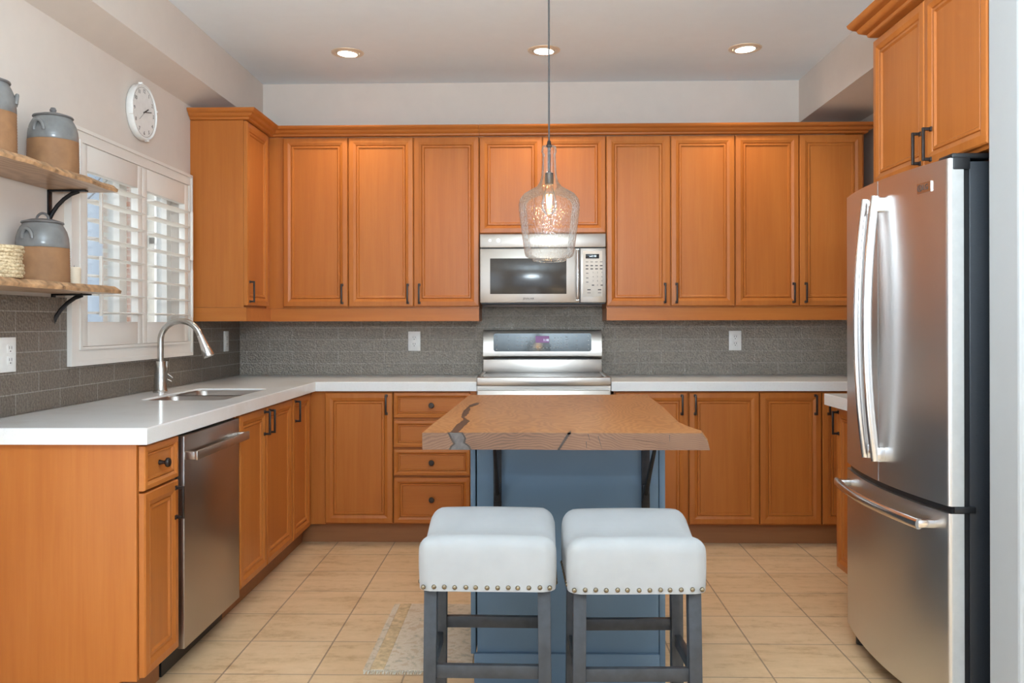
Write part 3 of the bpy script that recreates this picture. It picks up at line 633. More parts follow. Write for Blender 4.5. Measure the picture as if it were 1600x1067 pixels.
# ---------------------------------------------------------------- microwave
t = thing('microwave', 'stainless steel over-the-range microwave hanging above the range', 'microwave', (0.0765, 5.100, 1.370))
hw = 0.374
obj('body', box(-hw+0.004, hw-0.004, 0.022, 0.355, 0.0, 0.412), M['black'], t)
o = obj('vent_panel', box(-hw, hw, 0, 0.022, 0.334, 0.414, 0.004), M['steel_x'], t)
for x, r in ((-0.315, 0.008), (-0.265, 0.011)):
    bm = bmesh.new(); lathe(bm, [(0, 0.011), (r, 0.010), (r, 0.0), (0, 0)], 18, mtx=Matrix.Translation((x, 0, 0.376)) @ Matrix.Rotation(PI/2, 4, 'X'))
    obj('vent_knob', bm, M['chrome'], o)
dx = 0.218
d_ = obj('door', box(-hw, dx, 0, 0.022, 0.006, 0.328, 0.004), M['steel_x'], t)
obj('door_window', box(-hw+0.060, dx-0.078, -0.0015, 0.004, 0.058, 0.270, 0.001), M['oven_glass'], d_)
bm = bmesh.new(); tube(bm, [(dx-0.013, -0.012, 0.025), (dx-0.013, -0.022, 0.06), (dx-0.013, -0.024, 0.17), (dx-0.013, -0.022, 0.28), (dx-0.013, -0.012, 0.318)], 0.0085, 12); bx(bm, dx-0.02, dx-0.006, -0.012, 0.002, 0.02, 0.034); bx(bm, dx-0.02, dx-0.006, -0.012, 0.002, 0.308, 0.322); obj('handle', bm, M['chrome'], d_)
bm = bmesh.new(); text(bm, 'JENN-AIR', 0.016, Matrix.Translation((-0.085, -0.0006, 0.030)) @ Matrix.Rotation(PI/2, 4, 'X')); obj('badge', bm, M['ink'], d_)
c_ = obj('control_panel', box(dx+0.004, hw, 0, 0.022, 0.006, 0.328, 0.003), M['steel_x'], t)
kp = obj('keypad', box(dx+0.020, hw-0.022, -0.0015, 0.004, 0.042, 0.312, 0.001), M['panel_grey'], c_)
obj('display', box(dx+0.036, hw-0.040, -0.003, 0.0, 0.268, 0.294, 0.0008), M['screen'], c_)
bm = bmesh.new()
def kt(s, x, z, sz): text(bm, s, sz, Matrix.Translation((dx+x, -0.0019, z)) @ Matrix.Rotation(PI/2, 4, 'X'))
for i, s in enumerate('123456789'): kt(s, 0.080+0.026*(i % 3), 0.184-0.025*(i//3), 0.012)
kt('0', 0.106, 0.109, 0.012)
for i in range(4):
    for j, z in ((0, 0.246), (1, 0.222), (2, 0.203)): bx(bm, dx+0.036+i*0.028, dx+0.052+i*0.028, -0.0019, -0.0015, z, z+(0.003 if j == 0 else 0.006))
for z in (0.178, 0.150, 0.125): bx(bm, dx+0.038, dx+0.052, -0.0019, -0.0015, z, z+0.004)
for x in (0.072, 0.124): bx(bm, dx+x, dx+x+0.014, -0.0019, -0.0015, 0.106, 0.112)
for x in (0.045, 0.108): bx(bm, dx+x, dx+x+0.02, -0.0019, -0.0015, 0.079, 0.085); bx(bm, dx+x, dx+x+0.02, -0.0019, -0.0015, 0.062, 0.065)
obj('key_print', bm, M['ink'], kp)
bm = bmesh.new(); text(bm, '1:18', 0.017, Matrix.Translation((dx+0.084, -0.0034, 0.281)) @ Matrix.Rotation(PI/2, 4, 'X')); obj('clock_digits', bm, M['led_white'], c_)

# ---------------------------------------------------------------- refrigerator (doors face -x)
FY0, FY1, FXE, FB = 2.61, 3.447, 1.262, 0.044
def fx(y):
    q = (y-(FY0+FY1)/2)/((FY1-FY0)/2); return FXE-FB*(1-q*q)
t = thing('refrigerator', 'stainless steel french door refrigerator with a bottom freezer', 'refrigerator', (0, 0, 0))
obj('cabinet_body', box(1.326, 2.05, FY0+0.008, FY1-0.008, 0.045, 1.742, 0.004), M['fridge_side'], t)
bm = bmesh.new(); bx(bm, 1.3065, 1.3255, FY0+0.012, FY1-0.012, 0.10, 1.72); obj('door_gasket', bm, M['black'], t)
def fdoor(name, ya, yb, za, zb, ra, rb):
    """curved door between ya and yb; ra / rb round off its two edges"""
    n = 22; front = []; r = 0.014
    for i in range(n+1):
        y = ya+(yb-ya)*i/n; x = fx(y); e = 0
        front.append((x, y))
    pl = []
    if ra:
        x = fx(ya+r)
        for k in range(6): a = PI/2*k/6; pl.append((x+r*(1-math.sin(a)), ya+r*(1-math.cos(a))))
        front = [f for f in front if f[1] > ya+r]
    if rb: front = [f for f in front if f[1] < yb-r]
    pl += front
    if rb:
        x = fx(yb-r)
        for k in range(1, 7): a = PI/2*k/6; pl.append((x+r*(1-math.cos(a)), yb-r*(1-math.sin(a))))
    pl += [(1.306, yb), (1.306, ya)]
    bm = bmesh.new(); prism(bm, pl, 2, za, zb)
    for f in bm.faces:
        f.normal_update()
        if f.normal.y < -0.97: f.material_index = 1
    return obj(name, bm, [M['steel_z'], M['silver_paint']], t, ang=30)
d1 = fdoor('door', FY0, 3.0255, 0.700, 1.750, True, False)
d2 = fdoor('door', 3.0320, FY1, 0.700, 1.750, False, True)
d3 = fdoor('freezer_drawer', FY0, FY1, 0.066, 0.678, True, True)
bm = bmesh.new(); prism(bm, [(fx(FY0+(FY1-FY0)*i/20)+0.012, FY0+0.01+(FY1-FY0-0.02)*i/20) for i in range(21)]+[(1.305, FY1-0.01), (1.305, FY0+0.01)], 2, 0.6785, 0.6995); obj('seam', bm, M['black'], t)
bm = bmesh.new(); bx(bm, 1.274, 1.325, FY0-0.003, FY0+0.007, 1.716, 1.751, 0.003); bx(bm, 1.276, 1.40, FY0+0.01, FY0+0.10, 1.7505, 1.768, 0.006); obj('hinge_cover', bm, M['black'], t)
bm = bmesh.new(); bx(bm, 1.276, 1.34, FY0-0.004, FY0+0.012, 0.680, 0.699, 0.003); obj('hinge', bm, M['black'], t)
bm = bmesh.new(); bx(bm, 1.310, 1.34, FY0+0.02, FY1-0.02, 0.012, 0.064); 
for y in (FY0+0.07, FY1-0.07): lathe(bm, [(0, 0), (0.024, 0), (0.024, 0.06), (0, 0.06)], 16, (1.295, y, 0.001))
obj('foot_grille', bm, M['black'], t)
def fhandle(parent, y):
    pts = []; m = 20; xb = fx(y)
    for i in range(m+1):
        q = i/m*2-1; pts.append((xb-0.026-0.030*(1-q*q), y, 0.778+(1.690-0.778)*i/m))
    bm = bmesh.new(); tube(bm, pts, 0.0145, 16, flat=(1.12, 0.8))
    for z in (0.795, 1.655): bx(bm, xb-0.026, xb+0.004, y-0.013, y+0.013, z-0.020, z+0.030, 0.004)
    obj('handle', bm, M['chrome'], parent)
fhandle(d1, 2.985); fhandle(d2, 3.070)
pts = []
for i in range(25):
    y = 2.675+(3.385-2.675)*i/24; pts.append((fx(y)-0.050, y, 0.632))
bm = bmesh.new(); tube(bm, pts, 0.0155, 16, flat=(1.1, 0.8))
for y in (2.690, 3.370): bx(bm, fx(y)-0.050, fx(y)+0.008, y-0.016, y+0.016, 0.620, 0.644, 0.004)
obj('handle', bm, M['chrome'], d3)
yb_ = 2.723; xb_ = fx(yb_)
tl = math.atan((fx(yb_+0.02)-fx(yb_-0.02))/0.04)
BM_ = Matrix.Translation((xb_-0.0015, yb_, 1.679)) @ Matrix.Rotation(-tl, 4, 'Z') @ Matrix.Rotation(-PI/2, 4, 'Z') @ Matrix.Rotation(PI/2, 4, 'X')
bm = bmesh.new(); bmesh.ops.create_cube(bm, size=1.0, matrix=BM_ @ Matrix.Diagonal((0.070, 0.032, 0.004, 1))); bd = obj('badge', bm, M['nickel'], d1)
bm = bmesh.new(); text(bm, 'LG', 0.024, BM_ @ Matrix.Translation((0.008, 0, 0.0024)))
lathe(bm, [(0.0085, 0), (0.0105, 0), (0.0105, 0.0008), (0.0085, 0.0008), (0.0085, 0)], 20, mtx=BM_ @ Matrix.Translation((-0.021, 0, 0.0022)))
bmesh.ops.create_cube(bm, size=1.0, matrix=BM_ @ Matrix.Translation((-0.021, 0.0, 0.0026)) @ Matrix.Diagonal((0.002, 0.010, 0.0006, 1)))
bmesh.ops.create_cube(bm, size=1.0, matrix=BM_ @ Matrix.Translation((-0.018, -0.005, 0.0026)) @ Matrix.Diagonal((0.007, 0.002, 0.0006, 1)))
obj('badge_lettering', bm, M['ink'], d1)

# ---------------------------------------------------------------- island
t = thing('kitchen_island', 'blue painted island with a thick live edge wooden top', 'island', (0, 0, 0))
obj('cabinet_body', box(-0.186, 0.444, 2.982, 3.84, 0.0, 0.878), M['blue'], t, smooth=False)
obj('end_panel', box(-0.208, -0.191, 2.978, 3.84, 0.106, 0.878, 0.001), M['blue'], t)
obj('end_panel', box(0.446, 0.466, 2.978, 3.84, 0.0, 0.878, 0.001), M['blue'], t)
obj('baseboard', box(-0.196, 0.444, 2.964, 2.981, 0.0, 0.112, 0.002), M['blue'], t)
bm = bmesh.new(); top = []; bot = []
out = [(-0.321, 2.541), (-0.05, 2.546), (0.15, 2.538), (0.505, 2.537)]
rt = [(0.516, 2.60), (0.497, 2.70), (0.486, 2.82), (0.498, 3.05), (0.512, 3.3), (0.520, 3.6), (0.530, 3.905)]
lf = [(-0.277, 3.885), (-0.288, 3.5), (-0.302, 3.1), (-0.316, 2.75)]
poly = out+rt+lf
ofs = lambda i, p: (p[0]+(0.018 if 3 <= i <= 9 else (0.004 if i > 10 else 0)), p[1])
top = [bm.verts.new((x, y, 0.930)) for x, y in poly]
mid = [bm.verts.new((*ofs(i, p), 0.905)) for i, p in enumerate(poly)]
bot = [bm.verts.new((p[0]+(0.024 if 3 <= i <= 9 else 0), p[1], 0.880)) for i, p in enumerate(poly)]
bm.faces.new(top); bm.faces.new(bot[::-1]); n = len(poly)
for a, b in ((top, mid), (mid, bot)):
    for i in range(n): bm.faces.new((a[i], a[(i+1) % n], b[(i+1) % n], b[i]))
for f in bm.faces:
    f.normal_update()
    if abs(f.normal.y) > 0.8: f.material_index = 1
sl = obj('wooden_top', bm, [M['slab'], M['slab_end']], t, smooth=False)
# resin seam running over the top and down the front, and an open crack
bm = bmesh.new(); rnd = random.Random(7); key = [(-0.228, 2.541, 0.010), (-0.224, 2.62, 0.012), (-0.222, 2.74, 0.013), (-0.214, 2.84, 0.013), (-0.220, 2.90, 0.004), (-0.232, 2.97, 0.006), (-0.234, 3.08, 0.012), (-0.236, 3.22, 0.009), (-0.238, 3.32, 0.004), (-0.226, 3.40, 0.015), (-0.218, 3.46, 0.012), (-0.214, 3.50, 0.004)]
ctr = []
for (xa_, ya_, wa_), (xb2, yb2, wb2) in zip(key, key[1:]):
    for k in range(5):
        f = k/5; ctr.append((xa_+(xb2-xa_)*f, ya_+(yb2-ya_)*f, wa_+(wb2-wa_)*f))
ctr.append(key[-1]); N_ = len(ctr)
lv = [bm.verts.new((x-w_+rnd.uniform(-.003, .003), y, 0.9306)) for x, y, w_ in ctr]; rv = [bm.verts.new((x+w_+rnd.uniform(-.003, .003), y, 0.9306)) for x, y, w_ in ctr]
for i in range(N_-1): bm.faces.new((lv[i], rv[i], rv[i+1], lv[i+1]))
r = bmesh.ops.extrude_face_region(bm, geom=bm.faces[:]); bmesh.ops.translate(bm, vec=(0, 0, -0.004), verts=[g for g in r['geom'] if isinstance(g, bmesh.types.BMVert)])
obj('resin_seam', bm, M['resin'], sl)
bm = bmesh.new()
def yfr(x): return 2.541+0.005*(x+0.321)/0.271 if x < -0.05 else 2.546-0.008*(x+0.05)/0.2 if x < 0.15 else 2.538
prism(bm, [(x, z) for x, z in ((-0.240, 0.931), (-0.205, 0.930), (-0.196, 0.915), (-0.200, 0.900), (-0.185, 0.890), (-0.180, 0.880), (-0.236, 0.880), (-0.232, 0.889), (-0.222, 0.897), (-0.228, 0.908))], 1, 2.5405, 2.55)
obj('resin_knot', bm, M['resin_grey'], sl)
bm = bmesh.new(); prism(bm, [(-0.246, 0.9307), (-0.200, 0.9307), (-0.190, 0.914), (-0.194, 0.901), (-0.179, 0.891), (-0.174, 0.8795), (-0.242, 0.8795), (-0.238, 0.890), (-0.228, 0.897), (-0.235, 0.909)], 1, 2.5412, 2.55); obj('resin_edge', bm, M['resin'], sl)
bm = bmesh.new()
prism(bm, [(0.080, 0.880), (0.086, 0.880), (0.120, 0.9306), (0.110, 0.9306)], 1, 2.5375, 2.548)
prism(bm, [(0.110, 2.5375), (0.120, 2.5375), (0.123, 2.60)], 2, 0.926, 0.9306)
obj('crack', bm, M['resin'], sl)
for x0, z0, x1, z1 in ((0.170, 0.928, 0.176, 0.908), (0.20, 0.922, 0.212, 0.882), (0.236, 0.918, 0.262, 0.902), (0.165, 0.905, 0.166, 0.885), (0.30, 0.912, 0.40, 0.900), (0.41, 0.925, 0.411, 0.905)):
    bm = bmesh.new(); dxn = 0.0011; prism(bm, [(x0-dxn, z0), (x0+dxn, z0), (x1+dxn*0.4, z1-0.0006), (x1-dxn*0.4, z1)], 1, 2.5368, 2.542)
    obj('crack', bm, M['resin'], sl)
for bxp in (-0.114, 0.398):
    b = obj('bracket', box(bxp-0.014, bxp+0.014, 2.968, 2.9775, 0.50, 0.872, 0.001), M['black_metal'], t)
    bm = bmesh.new(); bx(bm, bxp-0.022, bxp+0.022, 2.60, 2.972, 0.8725, 0.8795, 0.001); obj('bracket_arm', bm, M['black_metal'], b)
    bm = bmesh.new(); tube(bm, [(bxp, 2.735, 0.872), (bxp, 2.76, 0.845), (bxp, 2.88, 0.748), (bxp, 2.93, 0.70), (bxp, 2.966, 0.660)], [0.006, 0.007, 0.009, 0.010, 0.011], 8, flat=(0.7, 0.9)); bx(bm, bxp-0.012, bxp+0.012, 2.955, 2.968, 0.64, 0.70, 0.002); obj('brace', bm, M['black_metal'], b)

# ---------------------------------------------------------------- stools
def rounded(bm, hx, hy, hz, r, n=16):
    """box of half sizes with rounded edges, subdivided"""
    r0 = bmesh.ops.create_cube(bm, size=2.0); bmesh.ops.subdivide_edges(bm, edges=bm.edges[:], cuts=n, use_grid_fill=True)
    for v in bm.verts:
        p = Vector((v.co.x*hx, v.co.y*hy, v.co.z*hz)); c = Vector((max(-hx+r, min(hx-r, p.x)), max(-hy+r, min(hy-r, p.y)), max(-hz+r, min(hz-r, p.z))))
        d = p-c; v.co = c+d.normalized()*r if d.length > 1e-9 else p
SW, SD = 0.191, 0.162
def make_stool():
    t = thing('bar_stool', '', 'stool', (0, 0, 0), 0, 'bar stools at the island')
    bm = bmesh.new(); rounded(bm, SW, SD, 0.13, 0.042, 22)
    for v in bm.verts:
        x, y, z = v.co; q = (z+0.13)/0.26
        if z < -0.03: z = -0.03  # keep only the upper part of the rounded block
        k = (z+0.03)/0.16
        yy = max(-1, min(1, y/SD)); sag = -0.036*math.cos(PI*yy*0.5)**2+0.030*max(0, yy)+0.008
        z2 = 0.5156+k*0.147+0.92*sag*max(0, k)**1.5
        fl = 1+0.012*math.sin(PI*k)
        v.co = (x*fl, y*fl, z2+0.004*(x/SW)**2*-k)
    bmesh.ops.remove_doubles(bm, verts=bm.verts[:], dist=0.0004)
    seat = obj('seat', bm, M['fabric'], t, ang=70)
    bm = bmesh.new(); lathe(bm, [(0.0068, -0.001), (0.0068, 0.001), (0.0058, 0.0038), (0.0034, 0.0056), (0, 0.0062)], 12)
    n0 = obj('nail', bm, M['brass'], seat); first = [n0]
    def nail(p, rot):
        k = n0 if first else n0.copy()
        if not first: C.objects.link(k)
        first.clear(); k.parent = seat; k.location = p; k.rotation_euler = rot
    for i in range(13): nail((-SW+0.016+(2*SW-0.032)*i/12+random.uniform(-.002, .002), -SD+0.0005, 0.5276+random.uniform(-.001, .001)), (PI/2, 0, 0))
    for i in range(1, 9):
        y = -SD+0.02+(2*SD-0.04)*i/9; nail((SW-0.0005, y, 0.5276), (0, PI/2, 0)); nail((-SW+0.0005, y, 0.5276), (0, -PI/2, 0))
    lx, ly, lt = 0.158, 0.124, 0.0178
    for sx in (-1, 1):
        for sy in (-1, 1):
            bm = bmesh.new(); bx(bm, -lt, lt, -lt, lt, 0, 1, 0.002)
            for v in bm.verts:
                h = v.co.z; v.co = (sx*(lx+0.005*(1-h))+v.co.x, sy*(ly+0.010*(1-h))+v.co.y, 0.001+h*0.514)
            obj('leg', bm, M['stool_wood'], t)
    lx += 0.003; ly += 0.005
    obj('stretcher', box(-lx+0.018, lx-0.018, -ly-0.009, -ly+0.011, 0.266, 0.3025, 0.002), M['stool_wood'], t)
    obj('stretcher', box(-lx+0.018, lx-0.018, ly-0.011, ly+0.009, 0.3165, 0.3512, 0.002), M['stool_wood'], t)
    for s in (-1, 1): obj('stretcher', box(s*lx-0.010, s*lx+0.010, -ly+0.018, ly-0.018, 0.272, 0.306, 0.002), M['stool_wood'], t)
    return t
def clone(t, loc, rz):
    r = t.copy(); C.objects.link(r); r.location = loc; r.rotation_euler = (0, 0, rz)
    for c in [o for o in C.objects if o.parent == t]:
        k = c.copy(); C.objects.link(k); k.parent = r
        for g in [o for o in C.objects if o.parent == c]: q = g.copy(); C.objects.link(q); q.parent = k
    return r
st = make_stool(); st2 = clone(st, (0.290, 2.506, 0), math.radians(1.5))
st.location = (-0.119, 2.522, 0); st.rotation_euler = (0, 0, math.radians(-0.8))
st['label'] = 'white upholstered backless bar stool on the rug side of the island'
st2['label'] = 'white upholstered backless bar stool on the refrigerator side of the island'

# ---------------------------------------------------------------- rug
t = thing('rug', 'faded beige rug with a tan border on the tiles beside the island', 'rug', (-0.41, 3.445, 0.0))
obj('pile', box(-0.165, 0.195, -0.365, 0.365, 0.0005, 0.007, 0.002), M['rug'], t)
obj('border', box(-0.170, -0.120, -0.362, 0.362, 0.0008, 0.0085, 0.002), M['rug_border'], t)
bm = bmesh.new(); bx(bm, -0.195, -0.171, -0.365, 0.365, 0.0005, 0.006); obj('edge_band', bm, M['rug'], t)
bm = bmesh.new()
for i in range(60):
    x = -0.19+0.385*i/59; tube(bm, [(x, -0.364, 0.004), (x+random.uniform(-.004, .004), -0.388, 0.002)], 0.0022, 5)
obj('fringe', bm, M['fringe'], t)

# ---------------------------------------------------------------- shelves and what stands on them
def shelf(label, z0, th, y1, xf, seed):
    t = thing('wall_shelf', label, 'shelf', (XL, y1, z0), 0, 'live edge wall shelves')
    rn = random.Random(seed); n = 34; bm = bmesh.new(); ln = 1.28; d = xf-XL
    fe = [(d+0.006*math.sin(i*0.7+seed)+rn.uniform(-.004, .004), -ln+ln*i/n) for i in range(n+1)]
    tp = [(x-0.012-rn.uniform(0, 0.010), y) for x, y in fe]
    lo = [bm.verts.new((0.003, -ln, 0))]+[bm.verts.new((x, y, 0.002)) for x, y in fe]+[bm.verts.new((0.003, 0, 0))]
    md = [bm.verts.new((0.003, -ln, th*0.5))]+[bm.verts.new((x+0.003, y, th*0.45)) for x, y in fe]+[bm.verts.new((0.003, 0, th*0.5))]
    hi = [bm.verts.new((0.003, -ln, th))]+[bm.verts.new((x, y, th)) for x, y in tp]+[bm.verts.new((0.003, 0, th))]
    m_ = len(lo); bm.faces.new(lo[::-1]); bm.faces.new(hi)
    for a, b in ((lo, md), (md, hi)):
        for i in range(m_):
            f = bm.faces.new((a[i], a[(i+1) % m_], b[(i+1) % m_], b[i]))
            if 0 < i < m_-2: f.material_index = 1
    obj('board', bm, [M['shelf_wood'], M['shelf_bark']], t, smooth=False)
    for yb in (-0.085, -0.95):
        bm = bmesh.new(); bx(bm, 0.001, 0.007, yb-0.013, yb+0.013, -0.125, -0.001, 0.001); bx(bm, 0.001, 0.150, yb-0.013, yb+0.013, -0.007, -0.001, 0.001)
        pts = []
        for k in range(9): a = k/8; pts.append((0.007+0.120*a, yb, -0.105+0.098*math.sin(a*PI/2)**0.8 if a else -0.105))
        tube(bm, [(0.006, yb, -0.108), (0.016, yb, -0.088), (0.034, yb, -0.062), (0.060, yb, -0.036), (0.090, yb, -0.016), (0.118, yb, -0.006)], 0.0085, 8, flat=(1, 0.9))
        bm2 = bm; lathe(bm2, [(0, 0.004), (0.006, 0.003), (0.006, 0)], 10, mtx=Matrix.Translation((0.007, yb, -0.112)) @ Matrix.Rotation(PI/2, 4, 'Y'))
        obj('bracket', bm, M['black_metal'], t)
shelf('upper live edge wall shelf on black brackets beside the window', 1.777, 0.030, 3.385, -1.640, 1)
shelf('lower live edge wall shelf on black brackets beside the window', 1.374, 0.030, 3.410, -1.640, 5)
def jar(label, loc, r, h, rz, knobbed):
    t = thing('stoneware_jar', label, 'jar', loc, rz, 'lidded stoneware jars'); bm = bmesh.new(); s = h/0.215
    prof = [(0, 0)]
    for k in range(30):
        z = 0.001+0.119*k/29; prof.append((r*(0.985-0.02*(z/0.12)-0.006*(k == 0))+0.0014*(k % 2), z*s))
    lathe(bm, prof+[(r*0.95, 0.1201*s), (0, 0.1201*s)], 48); obj('body', bm, M['clay'], t, ang=60)
    bm = bmesh.new(); g = [(0, 0.1205), (r*0.962, 0.1205), (r*0.975, 0.123), (r*0.968, 0.14), (r*0.945, 0.158), (r*0.885, 0.178), (r*0.80, 0.193), (r*0.74, 0.201), (r*0.73, 0.2045), (0, 0.2045)]
    lathe(bm, [(a, b*s) for a, b in g], 48); obj('glazed_shoulder', bm, M['glaze'], t, ang=60)
    bm = bmesh.new(); lathe(bm, [(a, b*s) for a, b in [(0, 0.205), (r*0.76, 0.205), (r*0.79, 0.208), (r*0.77, 0.212), (r*0.45, 0.221), (0, 0.226)]], 40); lid = obj('lid', bm, M['lid_glaze'], t, ang=60)
    bm = bmesh.new()
    if knobbed: lathe(bm, [(0, 0.225), (0.008, 0.225), (0.012, 0.236), (0.008, 0.245), (0, 0.247)], 16); 
    else: tube(bm, [(0, 0.024*math.cos(a), 0.218*s+0.026*math.sin(a)) for a in [PI*k/12 for k in range(13)]], 0.0045, 10)
    obj('lid_handle', bm, M['lid_glaze'], lid)
    for s_ in (-1, 1):
        bm = bmesh.new(); tube(bm, [(s_*(r*0.93+0.010*math.sin(a)-0.006*max(0, math.sin(a))), 0.019*math.cos(a), 0.160*s+0.034*math.sin(a)-0.012) for a in [PI*k/14 for k in range(15)]], 0.0066, 10); obj('lug_handle', bm, M['glaze'], t)
jar('lidded blue grey and tan stoneware jar on the lower shelf', (-1.760, 3.062, 1.4045), 0.090, 0.222, -1.66, False)
jar('lidded blue grey and tan stoneware jar near the window end of the upper shelf', (-1.758, 3.128, 1.8075), 0.0875, 0.215, -1.66, True)
jar('stoneware jar on the upper shelf cut by the edge of the photo', (-1.765, 2.755, 1.8075), 0.086, 0.245, 0.6, True)
bm = bmesh.new()
for k in range(9):
    rr = 0.058+0.003*math.sin(k); ring = [(rr*math.cos(a)*(1+0.03*math.sin(9*a+k*PI)), rr*math.sin(a)*(1+0.03*math.sin(9*a+k*PI)), 0.007+k*0.0115) for a in [2*PI*j/48 for j in range(49)]]
    tube(bm, ring, 0.0068, 8, cap=False)
lathe(bm, [(0, 0.001), (0.055, 0.001), (0.055, 0.1), (0.050, 0.1), (0.050, 0.006), (0, 0.006)], 32)
o = tag(obj('woven_basket', bm, M['weave']), 'small woven seagrass basket beside the jar on the lower shelf', 'basket'); o.location = (-1.715, 2.745, 1.4045)
t = thing('candle', 'short cream pillar candle at the window end of the lower shelf', 'candle', (-1.755, 3.265, 1.4045))
bm = bmesh.new(); lathe(bm, [(0, 0), (0.0235, 0), (0.0245, 0.002), (0.0245, 0.066), (0.022, 0.069), (0.012, 0.066), (0, 0.065)], 28); obj('wax', bm, M['candle'], t)
bm = bmesh.new(); tube(bm, [(0, 0, 0.064), (0.001, 0, 0.076)], 0.001, 6); obj('wick', bm, M['ink'], t)

# ---------------------------------------------------------------- wall clock
t = thing('wall_clock', 'round white wall clock above the window shutters', 'clock', (XL+0.001, 4.063, 2.266)); RC = 0.132
t.rotation_euler = (0, 0, 0)
MX = Matrix.Rotation(PI/2, 4, 'Z') @ Matrix.Rotation(PI/2, 4, 'X')     # local x -> +y, y -> +z, z -> +x
bm = bmesh.new(); lathe(bm, [(0, 0), (RC-0.006, 0), (RC, 0.006), (RC, 0.030), (RC-0.002, 0.035), (RC-0.005, 0.035), (RC-0.007, 0.028), (0, 0.028)], 64, mtx=MX); obj('case', bm, M['white_plastic'], t, ang=50)
bm = bmesh.new(); lathe(bm, [(0, 0.0284), (RC-0.008, 0.0284), (RC-0.008, 0.0290), (0, 0.0290)], 64, mtx=MX); face = obj('face', bm, M['white_plastic'], t)
bm = bmesh.new()
for h in range(1, 13):
    a = PI/2-h*PI/6; text(bm, str(h), 0.026, MX @ Matrix.Translation((0.100*math.cos(a), 0.100*math.sin(a), 0.0294)))
lathe(bm, [(RC-0.0162, 0.0292), (RC-0.0150, 0.0292), (RC-0.0150, 0.0296), (RC-0.0162, 0.0296), (RC-0.0162, 0.0292)], 64, mtx=MX)
obj('numerals', bm, M['ink'], face)
def hand(name, deg, ln, wd, z):
    bm = bmesh.new(); bmesh.ops.create_cube(bm, size=1.0, matrix=MX @ Matrix.Rotation(math.radians(-deg), 4, 'Z') @ Matrix.Translation((0, ln/2-0.012, z)) @ Matrix.Diagonal((wd, ln, 0.0008, 1))); obj(name, bm, M['ink'], t)
hand('hour_hand', 62, 0.062, 0.006, 0.0305); hand('minute_hand', 78, 0.088, 0.004, 0.0318); hand('second_hand', 232, 0.085, 0.0012, 0.0328)
for k in range(4):
    a = k*PI/2+0.25; bm = bmesh.new(); bx(bm, -0.006, 0.006, -0.004, 0.004, 0.018, 0.038, 0.001); bmesh.ops.transform(bm, matrix=MX @ Matrix.Translation(((RC+0.002)*math.cos(a), (RC+0.002)*math.sin(a), 0)), verts=bm.verts[:]); obj('rim_clip', bm, M['white_plastic'], t)

# ---------------------------------------------------------------- outlets
def outlet(label, loc, rz, gangs=1, decor=False):
    t = thing('wall_outlet', label, 'outlet', loc, rz, 'white wall outlets'); w_ = 0.078 if gangs == 1 else 0.150; h = 0.124
    obj('cover_plate', box(-w_/2, w_/2, -0.006, -0.0005, -h/2, h/2, 0.002), M['white_plastic'], t)
    for g in range(gangs):
        xc = 0 if gangs == 1 else (-0.037 if g == 0 else 0.037)
        bm = bmesh.new()
        if decor: bx(bm, xc-0.017, xc+0.017, -0.0085, -0.005, -0.034, 0.034, 0.001)
        else:
            for z in (-0.021, 0.021): bx(bm, xc-0.017, xc+0.017, -0.0085, -0.005, z-0.0155, z+0.0155, 0.003)
        o = obj('receptacle', bm, M['white_plastic'], t); bm = bmesh.new()
        for z in (-0.021, 0.021):
            for x in (-0.0065, 0.0065): bx(bm, xc+x-0.0012, xc+x+0.0012, -0.0090, -0.0082, z-0.001, z+0.009)
            bx(bm, xc-0.0025, xc+0.0025, -0.0090, -0.0082, z-0.011, z-0.006)
        obj('slots', bm, M['slot'], o)
outlet('white duplex outlet on the tiles left of the range', (-0.739, YB-0.010, 1.141), 0)
outlet('white duplex outlet on the tiles right of the range', (1.297, YB-0.010, 1.142), 0)
outlet('white outlet on the tiled window wall near the corner', (XL+0.010, 5.210, 1.147), PI/2, 1, True)
outlet('white double outlet plate under the lower wall shelf', (XL+0.010, 2.986, 1.146), PI/2, 2)

# ---------------------------------------------------------------- recessed ceiling lights
def downlight(label, x, y, tilt):
    t = thing('recessed_light', label, 'ceiling light', (x, y, ZC), 0, 'recessed ceiling lights')
    bm = bmesh.new(); lathe(bm, [(0.066, -0.001), (0.068, -0.006), (0.080, -0.008), (0.090, -0.005), (0.092, -0.001)], 48); obj('trim_ring', bm, M['gold_ring'], t)
    bm = bmesh.new(); lathe(bm, [(0.055, -0.010), (0.064, -0.004), (0.067, -0.001)], 48, mtx=Matrix.Rotation(tilt, 4, 'Y')); obj('eyeball', bm, M['gold_ring'], t)
    bm = bmesh.new(); lathe(bm, [(0, -0.011), (0.030, -0.0135), (0.054, -0.0105), (0.054, -0.008), (0, -0.008)], 40, mtx=Matrix.Rotation(tilt, 4, 'Y')); obj('lamp', bm, M['lamp'], t)
    l = bpy.data.lights.new('downlight_beam', 'SPOT'); l.energy = 24; l.color = (1.0, 0.86, 0.68); l.spot_size = math.radians(120); l.spot_blend = 0.8; l.shadow_soft_size = 0.05
    o = bpy.data.objects.new('downlight_beam', l); C.objects.link(o); o.parent = t; o.location = (0, 0, -0.03)
downlight('round recessed ceiling light nearest the window side', -1.031, 4.839, 0.05)
downlight('round recessed ceiling light in line with the pendant cord', 0.081, 4.824, 0.04)
downlight('round recessed ceiling light nearest the refrigerator side', 1.204, 4.820, -0.06)

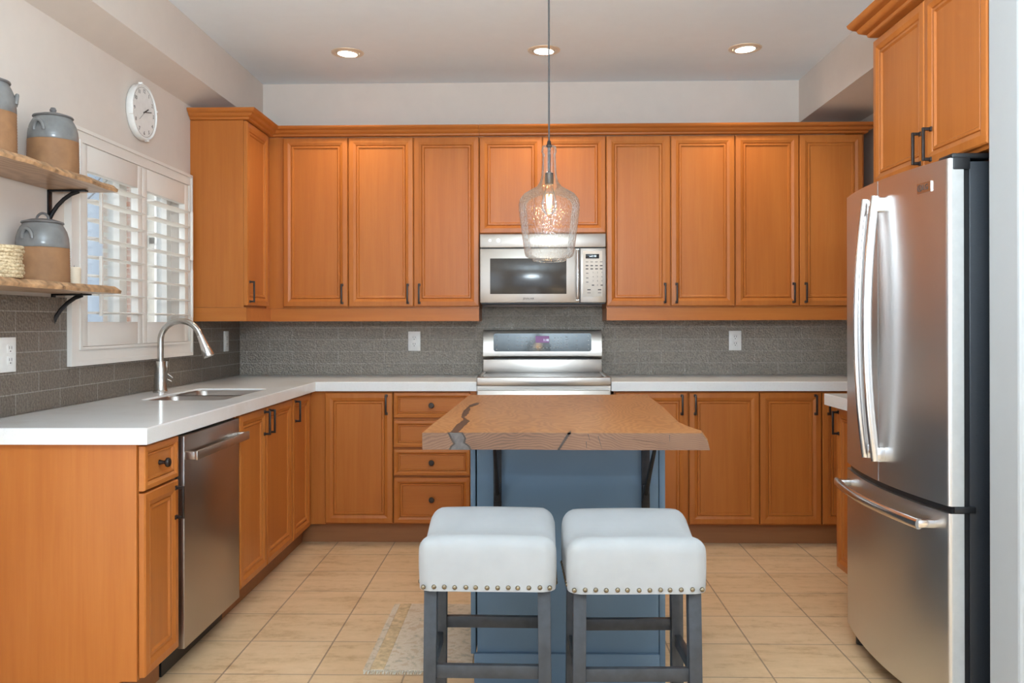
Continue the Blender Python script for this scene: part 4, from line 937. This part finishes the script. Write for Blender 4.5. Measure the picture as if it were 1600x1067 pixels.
# ---------------------------------------------------------------- pendant
t = thing('pendant_light', 'clear seeded glass jug pendant hanging over the island', 'pendant light', (0.072, 3.20, 1.484))
G = [(0.052, 0.0), (0.058, 0.001), (0.062, 0.006), (0.064, 0.012), (0.078, 0.014), (0.088, 0.020), (0.092, 0.032), (0.100, 0.085), (0.108, 0.145), (0.1135, 0.190), (0.1145, 0.212), (0.110, 0.232), (0.095, 0.252), (0.070, 0.267), (0.048, 0.279), (0.036, 0.295), (0.030, 0.315), (0.027, 0.345), (0.0255, 0.385), (0.0250, 0.402), (0.0285, 0.407), (0.0290, 0.414), (0.0270, 0.420), (0.0265, 0.428), (0.0240, 0.431), (0.012, 0.431)]
bm = bmesh.new(); lathe(bm, G, 64); obj('glass_shade', bm, M['seeded'], t, ang=80)
bm = bmesh.new(); lathe(bm, [(0, 0.455), (0.006, 0.450), (0.009, 0.434), (0.011, 0.432), (0.011, 0.428), (0.006, 0.425), (0.005, 0.335), (0.0155, 0.330), (0.017, 0.295), (0.015, 0.288), (0, 0.288)], 20); obj('socket', bm, M['bronze'], t)
bm = bmesh.new(); tube(bm, [(0, 0, 0.450), (0, 0, ZC-1.484-0.022)], 0.0032, 10); obj('cord', bm, M['ink'], t)
bm = bmesh.new(); lathe(bm, [(0, -0.001), (0.06, -0.001), (0.06, -0.010), (0.045, -0.022), (0, -0.024)], 32, (0, 0, ZC-1.484)); obj('ceiling_canopy', bm, M['bronze'], t)
bm = bmesh.new(); lathe(bm, [(0.012, 0.287), (0.013, 0.275), (0.024, 0.245), (0.029, 0.215), (0.027, 0.195), (0.016, 0.178), (0, 0.174)], 28); bulb = obj('bulb', bm, M['pane'], t)
bm = bmesh.new()
for k in range(6):
    a = 2*PI*k/6; tube(bm, [(0.007*math.cos(a), 0.007*math.sin(a), 0.200), (0.010*math.cos(a), 0.010*math.sin(a), 0.250)], 0.0012, 6)
obj('filament', bm, M['filament'], bulb)
l = bpy.data.lights.new('bulb_glow', 'POINT'); l.energy = 0.5; l.color = (1.0, 0.58, 0.22); l.shadow_soft_size = 0.012
o = bpy.data.objects.new('bulb_glow', l); C.objects.link(o); o.parent = t; o.location = (0, 0, 0.225)
